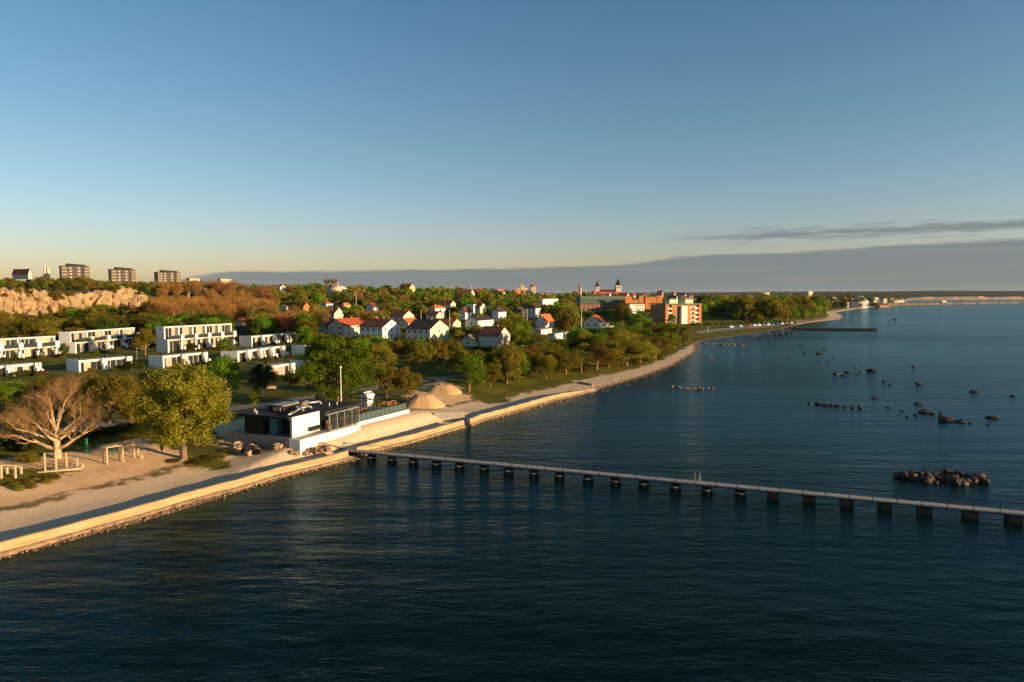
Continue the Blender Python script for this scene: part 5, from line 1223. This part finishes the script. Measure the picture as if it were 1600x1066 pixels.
for k,(x,y) in enumerate(((505,532),(520,532),(535,534),(545,535),(560,538),(628,534),(700,537),(710,534),(745,545),(760,546),(772,547),(785,548),(720,543),(640,541),(655,541),(690,541))): bush(x,y+3,18,9,'d','dark garden shrub in front of the nearest town houses','garden shrubs before the houses')
for q,w,h,kd,lb,gr in TB:
    bush(800,560,14,7,kd,' '.join(lb.split()[:16]),gr); o=COL.objects[-1]; o.location=(q.x,q.y,q.z-.05); o.scale=(w,w,h)
# ------------------------------------------------------------ cliff
def cliff():
    # limestone scarp below the ridge; follows the line where the slope breaks
    pxs=np.linspace(-60,232,260); tops=np.interp(pxs,[-60,0,25,60,90,130,170,192,205,232],[448,450,451,453,460,458,452,447,451,463]); bots=np.interp(pxs,[-60,0,30,55,80,95,130,170,200,232],[500,490,494,496,497,486,482,480,478,470])
    nv=40; V=[]; dd_=np.arange(280,430,1.0); dcl=[]
    for px_ in pxs:
        q=np.array([PXY(px_,d,10.)[:2] for d in dd_]); sdv=sdist(q[:,0],q[:,1]); dcl.append(float(np.interp(303 if px_<150 else 303-(px_-150)*.02,sdv,dd_)))
    for i,(px_,yt,yb) in enumerate(zip(pxs,tops,bots)):
        d=dcl[i]
        zt=ZAT(d,yt+3.5*mnoise.noise(Vector((px_*.11,0,4.)))+1.5*mnoise.noise(Vector((px_*.5,0,8.)))); zb=ZAT(d,yb+6)
        for j in range(nv+1):
            f=j/nv; z=zb+(zt-zb)*f
            n=mnoise.fractal(Vector((px_*.05,z*.13,1.3)),1.,2.,3)*6.5+1.6*mnoise.noise(Vector((px_*.13,z*.22,5.)))+.5*mnoise.noise(Vector((px_*.4,z*.6,9.)))+1.6*math.floor(2.2*f+1.2*mnoise.noise(Vector((px_*.04,2.,7.))))
            dd=d-3+4.5*f+n*(1-.5*f)
            if j==nv: dd+=7
            p=PXY(px_,dd,z if j<nv else z+.3); V.append(tuple(p))
    Fq=[]
    for i in range(len(pxs)-1):
        for j in range(nv): k=i*(nv+1)+j; Fq.append((k,k+nv+1,k+nv+2,k+1))
    CL=mat('limestone_cliff',(.40,.275,.15),.9,.2,.4,1.0,1.2,c2=(.17,.11,.055))
    me=mesh_np('cliff',V,Fq,[CL]); o=obj_me('cliff',me); tag(o,'pale limestone cliff below the apartment blocks',kind='structure')
    rr=random.Random(8)
    for k in range(44):
        i=rr.randrange(4,len(pxs)-4); j=rr.choice([1,2,3,4,6,nv-8,nv-3,nv-1,nv]); p=V[i*(nv+1)+j]
        bush(800,560,14,7,rr.choice('oodr'),'shrub clinging to the face of the pale cliff','shrubs on the cliff face'); b_=COL.objects[-1]; b_.location=(p[0],p[1]-.8,p[2]-.8); q_=rr.uniform(2.2,5); b_.scale=(q_,q_,q_*.7)
cliff()
# ------------------------------------------------------------ woods: individual trees, then the far mass
KEEP+= [(0,40,484,322),(40,90,488,322),(95,150,474,345),(150,205,470,350),(900,975,455,1400)]
def ok(p,h,w):
    top=ROWPY((p[0],p[1],p[2]+h*.93)); c=COLPX(p); hw=w/2*F/p[1]
    for x0,x1,yv,D in KEEP:
        if p[1]<D+6 and c+hw*.8>x0 and c-hw*.8<x1:
            if top<yv: return False
            if p[1]>D-4: return False
        elif D<=p[1]<D+30 and c+hw*.5>x0 and c-hw*.5<x1 and p[1]<D+14: return False
    return True
cand=[]
random.seed(99)
def zone(n,pa,pb,da,db,hr_,kinds,key,sr=None,wr=(.8,1.15),sp=.55,skyl=None):
    tries=0; got=0
    while got<n and tries<n*14:
        tries+=1; px_=random.uniform(pa,pb); d=math.exp(random.uniform(math.log(da),math.log(db))); p=PXY(px_,d,8.)
        s=float(sdist(np.array([p.x]),np.array([p.y]))[0])
        if sr and not (sr[0]<s<sr[1]): continue
        if s<8: continue
        z=hz(p.x,p.y); p=PXY(px_,d,z); h=random.uniform(*hr_); 
        if skyl:      # crowns stay under the photo's skyline
            ys=np.interp(px_,skyl[0],skyl[1])+random.uniform(-1.5,5); hm=ZAT(d,ys)-z
            if hm<1.8: continue
            h=min(h,hm)
        w=h*random.uniform(*wr)
        if not ok(p,h,w): continue
        if any((p.x-q[0])**2+(p.y-q[1])**2<(sp*(w+q[3]))**2*.36 for q in cand[-400:]): continue
        cand.append((p.x,p.y,z,w,h,random.choice(kinds),key)); got+=1
SKX=([-60,0,60,86,140,165,213,238,283,300,330,345,360,395,425,440,475,500,515,545,600,650,700,780,840,900,930,1000,1100,1180,1250,1300,1330],
     [424,424,430,434,432,439,440,440,438,434,432,432,436,444,445,443,441,440,441,443,441,444,447,447,449,452,458,461,461,461,461,463,468])
zone(90,-50,245,300,420,(2,3.6),'oodr','far',sr=(303,335),sp=.5)
zone(150,-50,240,200,330,(5,9),'ooodgyr','slopeleft',sr=(150,305),skyl=([-60,0,40,60,85,100,130,170,200,235],[478,484,490,493,488,474,479,468,474,462]),sp=.5)
zone(120,-50,240,335,470,(3,6),'oodgor','ridge',skyl=SKX,sp=.5)
zone(75,738,1065,140,265,(4,7),'oygo','garden',sr=(15,95),sp=.38)
zone(90,240,430,255,430,(8,11),'t','far',sr=(200,330),wr=(.6,.8),skyl=SKX,sp=.35)
zone(120,60,305,425,590,(6,11),'oodgr','far',skyl=SKX,sp=.4)
zone(150,238,430,255,470,(7,10.5),'ttttr','orange',sr=(195,360),wr=(.6,.8),skyl=SKX,sp=.5)
zone(60,235,410,205,275,(6,9),'gdgd','slopegreen',sr=(125,215),skyl=([235,400],[488,488]),sp=.5)
zone(70,395,520,235,450,(5.5,9),'tgdort','mid',sr=(120,350),skyl=([395,520],[452,468]),sp=.5)
zone(300,400,640,245,680,(6,11),'ogdtyoy','mid',skyl=SKX,sp=.45)
zone(360,630,905,235,800,(6,12),'gygodyo','town',skyl=SKX,sp=.45)
zone(120,470,880,175,255,(4.5,8),'dgoy','garden',sp=.45)
zone(150,880,1100,320,900,(6,11),'gdgo','behind',skyl=SKX,sp=.45)
zone(200,1096,1312,500,760,(10,18),'oygoyd','headland',sr=(14,220),wr=(.75,1.0),skyl=([1090,1110,1140,1180,1250,1300,1315],[462,460,459,459,458,463,470]),sp=.30)
zone(130,1148,1312,440,560,(8,16),'oygoyd','headland',sr=(14,220),wr=(.75,1.0),skyl=([1090,1110,1140,1180,1250,1300,1315],[462,460,459,459,458,463,470]),sp=.30)
zone(160,-50,1000,470,760,(3,9),'odgo','far',skyl=SKX)
zone(200,560,1300,800,1500,(7,10),'dgo','far',skyl=SKX)
zone(90,1200,1420,1000,2500,(8,12),'dgo','far',sp=.4)
LBL={'slopeleft':('below the cliff','trees below the cliff'),'ridge':('on the cliff ridge','trees on the ridge above the cliff'),
'orange':('in the orange wood','trees of the orange-brown wood'),'slopegreen':('under the orange wood','green trees at the foot of the orange wood'),
'mid':('on the hillside','trees on the middle hillside'),'town':('among houses','trees among the slope houses'),'garden':('in gardens','garden trees among the nearest houses'),
'behind':('near the hospital','trees around the hospital'),'headland':('in the headland wood','trees of the headland wood')}
def vis(c): return c[4]/c[1]
COLN={'y':'yellow-green','g':'bright green','o':'olive','d':'dark green','r':'russet','t':'leafless orange-brown'}
MARK={'slopeleft':[(60,'above the left-edge terrace'),(110,'above the gap between the first two upper terraces'),(170,'above the left half of the second upper terrace'),(999,'above the right half of the second upper terrace')],
'ridge':[(84,'left of the largest apartment block'),(160,'around the largest apartment block'),(232,'around the middle apartment block'),(999,'near the right-hand apartment block')],
'orange':[(275,'at its left edge beside the cliff'),(315,'left of its middle'),(355,'at its middle'),(395,'right of its middle'),(999,'at its right edge')],
'slopegreen':[(262,'behind the olive tree between the terraces'),(300,'behind the left half of the tallest terrace'),(350,'behind the right half of the tallest terrace'),(999,'by the little red-roofed white gable')],
'mid':[(450,'above the farthest single-storey terrace'),(500,'above the small brown-roofed pale house'),(550,'below the dome'),(590,'right of the dome'),(999,'above the two big pale houses')],
'town':[(680,'near the orange hipped roof'),(730,'near the long low red-roofed house'),(775,'near the long white bungalow'),(830,'near the tall black-roofed white house'),(870,'near the steep orange-roofed house'),(999,'beside the green-roofed hospital wing')],
'garden':[(560,'by the long red-roofed house'),(640,'by the white house with the dark red roof'),(720,'by the pale dark-roofed house'),(999,'by the half-timbered house')],
'behind':[(940,'in front of the green-roofed wing'),(1010,'by the white block'),(999,'near the orange brick block')],
'headland':[(1130,'next to the orange brick block'),(1165,'above the first parked cars'),(1200,'above the middle of the parked cars'),(1240,'above the last parked cars'),(1275,'behind the dark far jetty root'),(999,'at the seaward tip')]}
order=sorted([c for c in cand if c[6]!='far'],key=lambda c:-vis(c))
leafy_=[c for c in order if c[5]!='t']; bare_=[c for c in order if c[5]=='t']
nl=294-TCOUNT[0]
ind=leafy_[:nl]+bare_[:200]; ids=set(map(id,ind)); rest=[c for c in cand if id(c) not in ids]
hs_=sorted(c[4] for c in ind)
med={}
for key in LBL:
    q=sorted(c[1] for c in ind if c[6]==key)
    if q: med[key]=(q[len(q)//3],q[2*len(q)//3])
for x,y,z,w,h,k,key in ind:
    lb,gr=LBL[key]; px_=COLPX((x,y,z)); where=next((t for lim,t in MARK[key] if px_<lim),MARK[key][-1][1])
    sz='small' if h<hs_[len(hs_)//3] else ('tall' if h>hs_[2*len(hs_)//3] else 'mid-sized')
    row='near' if y<med[key][0] else ('far' if y>med[key][1] else 'middle')
    put_tree((x,y,z),h,w,k,' '.join(('%s %s tree %s, %s, %s row'%(sz,COLN[k],lb,where,row)).split()[:16]) if len(('%s %s tree %s, %s, %s row'%(sz,COLN[k],lb,where,row)).split())<=16 else '%s %s tree %s, %s'%(sz,COLN[k],lb,where),gr,'mid' if y<240 else 'far')
def mass(lst,name,label):
    by={}
    for c in lst: by.setdefault(c[5],[]).append(c)
    V=[];Fq=[];mi=[];mats=[];n0=0
    for k,cs in by.items():
        mats.append(LM[k])
        for (x,y,z,w,h,_,key) in cs:
            (_,_),(v,f)=raw(k,'vfar' if y>520 else 'far',random.randrange(4)); t=random.uniform(0,6.28); base={'t':.7,'c':.4}.get(k) or SHAPE[k]['W']; s=w/(base*.95)
            c_,s_=math.cos(t),math.sin(t); vv=np.stack([(v[:,0]*c_-v[:,1]*s_)*s+x,(v[:,0]*s_+v[:,1]*c_)*s+y,v[:,2]*h+z],1)
            V.append(vv); Fq.append(f+n0); n0+=len(v); mi.append(np.full(len(f),len(mats)-1))
    FM=[leafmat_world(m) for m in mats]
    me=mesh_np(name,np.vstack(V),np.vstack(Fq),FM,np.concatenate(mi)); tag(obj_me(name,me),label,'wood',kind='stuff')
def leafmat_world(m):
    m2=m.copy(); m2.name='far_'+m.name
    for n in m2.node_tree.nodes:
        if n.type=='TEX_NOISE': n.inputs['Scale'].default_value=.13; n.inputs['Detail'].default_value=8
    return m2
mass(rest,'distant_wood','distant trees filling the gaps of hillside, town and skyline')
# skyline pair of bare round trees
for k,(x,w) in enumerate(((511,12),(522,13))): 
    p=PXY(x,600,ZAT(600,447)); put_tree(p,ZAT(600,435.3)-p.z,w*600/F,'t','%s of the two round leafless trees sticking up on the skyline by the dome'%('left-hand','right-hand')[k],None,'far',k)
# ------------------------------------------------------------ flagpoles and lamps
def pole(px,yb,yt,d,label,name='flagpole',m=POLE,r=.06,base=None):
    q=GD(px,yb) if d is None else PXY(px,d,ZAT(d,yb)); h=ZAT(q.y,yt)-q.z; mb=MB(); mb.tube(q-Vector((0,0,1.5)),q+Vector((0,0,h)),r,r*.6,n=8); mb.lathe(q+Vector((0,0,h)),[(r*1.6,0),(r*1.6,r*2),(.01,r*3)],8)
    tag(mb.build(name,m,loc=q),label,'flagpole' if name=='flagpole' else 'lamp post')
pole(533,632,575,94,'tall white flagpole standing behind the black beach restaurant',r=.09)
pole(702.5,512,486,None,'white flagpole beside the long low red-roofed house',r=.12)
pole(823.7,505,484,300,'pale flagpole in front of the tall white black-roofed house',r=.12)
pole(908.5,517,487,None,'tall pale flagpole left of the red-roofed white house near the hospital',r=.16)
pole(658,500,486,330,'thin pale flagpole between the big brown-roofed house and the orange hipped roof',r=.12)
pole(556.5,477,457,420,'thin pale flagpole on the hillside under the dome',r=.13)
pole(767.3,488,476,380,'short pale flagpole near the pair of bluish gables',r=.12)
pole(695.7,482,458,430,'reddish thin mast behind the small cream gabled houses',r=.14,m=OWOOD)
pole(775,512,490,250,'reddish mast above the brown half-timbered house',r=.10,m=OWOOD)
def lamp(px,yb,yt,label):
    q=GD(px,yb); h=ZAT(q.y,yt)-q.z; t=thing('street_lamp',q,label,'lamp post'); mb=MB(); mb.tube(q,q+Vector((0,0,h)),.07,.045,n=8); part(mb,'post',STEEL,t)
    mb=MB(); mb.lathe(q+Vector((0,0,h)),[(.05,0),(.26,.1),(.26,.18),(.06,.24)],10); part(mb,'lamp_head',STEEL,t)
for px_,yb_,yt_,l_ in ((149.5,683,660,'grey park lamp behind the gym near the big leafless tree'),(357.5,641,609,'grey park lamp by the path behind the large yellow-green tree'),(460.5,627,622.5,'short park light on the lawn behind the restaurant roof'),(816,568,541,'street lamp by the dark hedge right of the willow-like tree'),(845,570,548,'street lamp left of the lone small tree'),(214,565,545,'thin lamp on the upper terrace lawn'),(1106,520,511,'small lamp on the grass strip by the coast road')): lamp(px_,yb_,yt_,l_)
# ------------------------------------------------------------ parked cars on the coast road
CARC={'white':(.8,.8,.8),'silver':(.45,.46,.48),'black':(.02,.02,.025),'red':(.45,.02,.02),'blue':(.03,.07,.2),'grey':(.15,.15,.16)}
CM={}
TYRE=mat('tyre',(.02,.02,.02),.9,.1)
def car(px,py,colr,label,rot=None,van=False):
    q=GD(px,py); a=Vector((.70,.71,0)) if rot is None else Vector((math.cos(rot),math.sin(rot),0)); a=a.normalized(); b=Vector((-a.y,a.x,0))
    if colr not in CM: CM[colr]=mat('car_paint_'+colr,CARC[colr],.3,.02,spec=.6)
    t=thing('parked_car',q+Vector((0,0,.1)),label,'car','cars parked along the coast road'); q=Vector(t.location); hh=1.9 if van else 1.42
    g=MB(); P=lambda A,B,z:q+a*A+b*B+Vector((0,0,z))
    g.hexa([P(-2.2,-.88,.3),P(2.2,-.88,.3),P(2.2,.88,.3),P(-2.2,.88,.3),P(-2.15,-.82,.88),P(2.05,-.82,.78),P(2.05,.82,.78),P(-2.15,.82,.88)]); part(g,'body',CM[colr],t)
    g=MB(); g.hexa([P(-1.9,-.78,.87),P(1.1,-.78,.84),P(1.1,.78,.84),P(-1.9,.78,.87),P(-1.5,-.62,hh-.06),P(.35,-.62,hh-.06),P(.35,.62,hh-.06),P(-1.5,.62,hh-.06)]); part(g,'windows',WIN,t)
    g=MB(); g.box(q,a,b,-1.48,.33,-.6,.6,hh-.055,hh); part(g,'car_roof',CM[colr],t)
    for A_ in (-1.35,1.35):
        for B_ in (-.8,.8): g=MB(); c=P(A_,B_,.33); g.tube(c-b*.1,c+b*.1,.33,n=12); part(g,'wheel',TYRE,t)
CL=['white','black','silver','black','red','white','white','grey','white','blue','black','white','red','silver','black']
for k,c in enumerate(CL):
    x=1142+k*7.2; car(x,512.6-k*.46,c,'%s car parked on the coast road, %s in the line from the brick block'%(c,OR[k]),van=(k in(8,11)))
car(706,563,'silver','silver car parked in shade near the brown half-timbered house',0.4)
# ------------------------------------------------------------ harbour, breakwater, tank, far shore
p=PXY(1339,900,0); p.z=hz(p.x,p.y); root=thing('storage_tank',p,'wide white cylindrical building with a dark roof at the harbour','tank'); w=24/2*900/F; hh=ZAT(900,470.5)-p.z
g=MB(); g.lathe((p.x,p.y,p.z-2),[(w,0),(w,hh+2)],36); part(g,'wall',mat('tank_paint',(.36,.34,.30),.7,.08,.1),root,sm=False); g=MB(); g.lathe((p.x,p.y,p.z+hh),[(w*1.03,.02),(w*1.03,.9),(w*.6,2.0)],36); part(g,'roof',GRT,root)
def hb(px0,px1,yt,yb,d,m,rm,label,name='harbour_building',rfh=.5):
    q=PXY(px0,d,ZAT(d,yb)); a=Vector((1,.1,0)).normalized(); b=Vector((-a.y,a.x,0)); l=(px1-px0)*d/F; h=max(ZAT(d,yt)-q.z,1.5); root=thing(name,q,label,'building','harbour buildings'); g=MB(); g.box(q,a,b,0,l,0,12,-6,h); part(g,'wall',m,root)
    P=lambda A,B,z:q+a*A+b*B+Vector((0,0,z)); rf=MB(); rf.hexa([P(-.5,-.5,h+.02),P(l+.5,-.5,h+.02),P(l+.5,12.5,h+.02),P(-.5,12.5,h+.02),P(.5,5,h+.3+rfh*4),P(l-.5,5,h+.3+rfh*4),P(l-.5,7,h+.3+rfh*4),P(.5,7,h+.3+rfh*4)]); part(rf,'roof',rm,root)
    for k in range(3): window(root,q,a,-b,l*(k+.5)/3,h*.35,min(2,l*.15),h*.3)
hb(1375,1391,477.5,481.5,960,PINK,REDT,'low pinkish building with a red roof on the harbour front')
hb(1352,1358,471,480,930,WHITE,WHITE,'tall narrow white building right of the tank')
hb(1324,1326.5,473,481,880,CREAM,REDT,'thin sunlit building left of the tank')
hb(1345,1350,464.5,470,1300,CREAM,CREAM,'pale tower block behind the tank')
hb(1320,1334,465.5,470,1500,CREAM,REDT,'sunlit town block on the shore left of the tank',rfh=.2)
hb(1399,1414,470,476,1500,WHITE,WHITE,'white harbour shed left of the bright one',rfh=.2)
hb(1380,1398,470,475,1600,STEEL,CONCG,'grey harbour shed behind the red-roofed building',rfh=.2)
hb(1362,1376,475,480,1010,CONCG,CONCG,'grey low shed behind the harbour trees',rfh=.2)
random.seed(5)
for k in range(14):
    x=random.uniform(1318,1400); d=random.uniform(1150,2000); hb(x,x+random.uniform(3,8),random.uniform(465,470),474,d,random.choice([CREAM,WHITE,PINK]),random.choice([REDT,CREAM,GRT]),'tiny far building in the cluster behind the harbour',rfh=.2)
for k in range(9):
    x=1320+k*9; q=AT(x,900+k*8)
    if k in (0,): continue
    q=PXY(x,905+k*12,2.0); car_z=hz(q.x,q.y)
for k,(x,yb,yt,w) in enumerate(((1318,483,470,16),(1344.5,481,474.5,7),(1366.5,480.5,472.5,12),(1306,484,471,12))):
    d=[860,880,930,840][k]; p=PXY(x,d,ZAT(d,yb)); put_tree(p,ZAT(d,yt)-p.z,w*d/F,'dydd'[k],['dark round tree at the landward end of the harbour front','small tree standing in front of the white tank','round dark tree right of the white tank','dark tree left of the harbour front'][k],None,'far',k%4)
def breakwater():
    P=[PXY(1362,1010,0),PXY(1385,1080,0),PXY(1430,1150,0),PXY(1600,1330,0),PXY(1900,1700,0)]; V=[];Fq=[]; n=0; r=np.random.default_rng(2); rows=[]
    prof=[(-9,-2),(-5,1.2),(-2.5,3.2),(0,3.9),(2.5,3.3),(5,1.2),(9,-2)]
    for i in range(len(P)-1):
        m=int((P[i+1]-P[i]).length/3); t=(P[i+1]-P[i]); t.z=0; t.normalize(); nn=Vector((-t.y,t.x,0))
        for k in range(m):
            c=P[i].lerp(P[i+1],k/m); rows.append([tuple(c+nn*(o_+r.normal()*.6)+Vector((0,0,z+r.normal()*.45))) for o_,z in prof])
    mb=MB()
    for i in range(len(rows)-1):
        for j in range(len(prof)-1): mb.quad((rows[i][j],rows[i][j+1],rows[i+1][j+1],rows[i+1][j]))
    tag(mb.build('breakwater',ROCKM),'long brown rubble breakwater running out from the harbour','breakwater')
    q=PXY(1474,1225,3.6); g=MB(); g.box(q,Vector((1,.3,0)).normalized(),Vector((-.3,1,0)).normalized(),-5,5,-2,2,0,2.6); tag(g.build('breakwater_hut',CREAM,loc=q),'small pale hut on the breakwater','hut')
breakwater()
def far_cliff():
    # sunlit low coast beyond the bay
    rows=[]; P=[(1150,1960),(1700,2150),(3200,2500),(9000,4200)]
    r=np.random.default_rng(8); pts=[]
    for i in range(len(P)-1):
        A,B=np.array(P[i],float),np.array(P[i+1],float); m=int(np.linalg.norm(B-A)/25)
        for k in range(m): pts.append(A+(B-A)*k/m)
    mb=MB(); 
    for k,c in enumerate(pts):
        h=6+3*math.sin(k*.15)+r.normal()*1.0; h=max(h,3)
        rows.append([(c[0]-2,c[1]+10,-1),(c[0]-4,c[1]+26+r.normal()*3,h*.4),(c[0]-6,c[1]+40+r.normal()*4,h),(c[0]-8,c[1]+75,h*.95)])
    for i in range(len(rows)-1):
        for j in range(3): mb.quad((rows[i][j],rows[i+1][j],rows[i+1][j+1],rows[i][j+1]))
    tag(mb.build('far_coast',mat('far_limestone_coast',(.40,.30,.21),.9,.2,.02)),'pale sunlit low cliff of the far coast',kind='structure')
far_cliff()
# ------------------------------------------------------------ air
def haze():
    m,nt,N,L,o=nodes('air'); v=N('ShaderNodeVolumePrincipled'); v.inputs['Color'].default_value=(.72,.82,.95,1); v.inputs['Density'].default_value=HAZE_D; v.inputs['Anisotropy'].default_value=.2
    L(v.outputs[0],o.inputs['Volume'])
    mb=MB(); x0,x1,y0,y1,z0,z1=-12500,13500,-900,16500,-9,75
    mb.hexa([(x0,y0,z0),(x1,y0,z0),(x1,y1,z0),(x0,y1,z0),(x0,y0,z1),(x1,y0,z1),(x1,y1,z1),(x0,y1,z1)]); tag(mb.build('haze',m),'thin evening haze over town and sea',kind='stuff')
HAZE_D=1.6e-5
haze()
for o in SC.objects:
    if o.parent is None and o.type in('MESH','EMPTY') and not o.get('kind') and not o.get('category'): o['category']='thing'
print('trees',TCOUNT[0],'cand',len(cand),'objects',len(SC.objects))
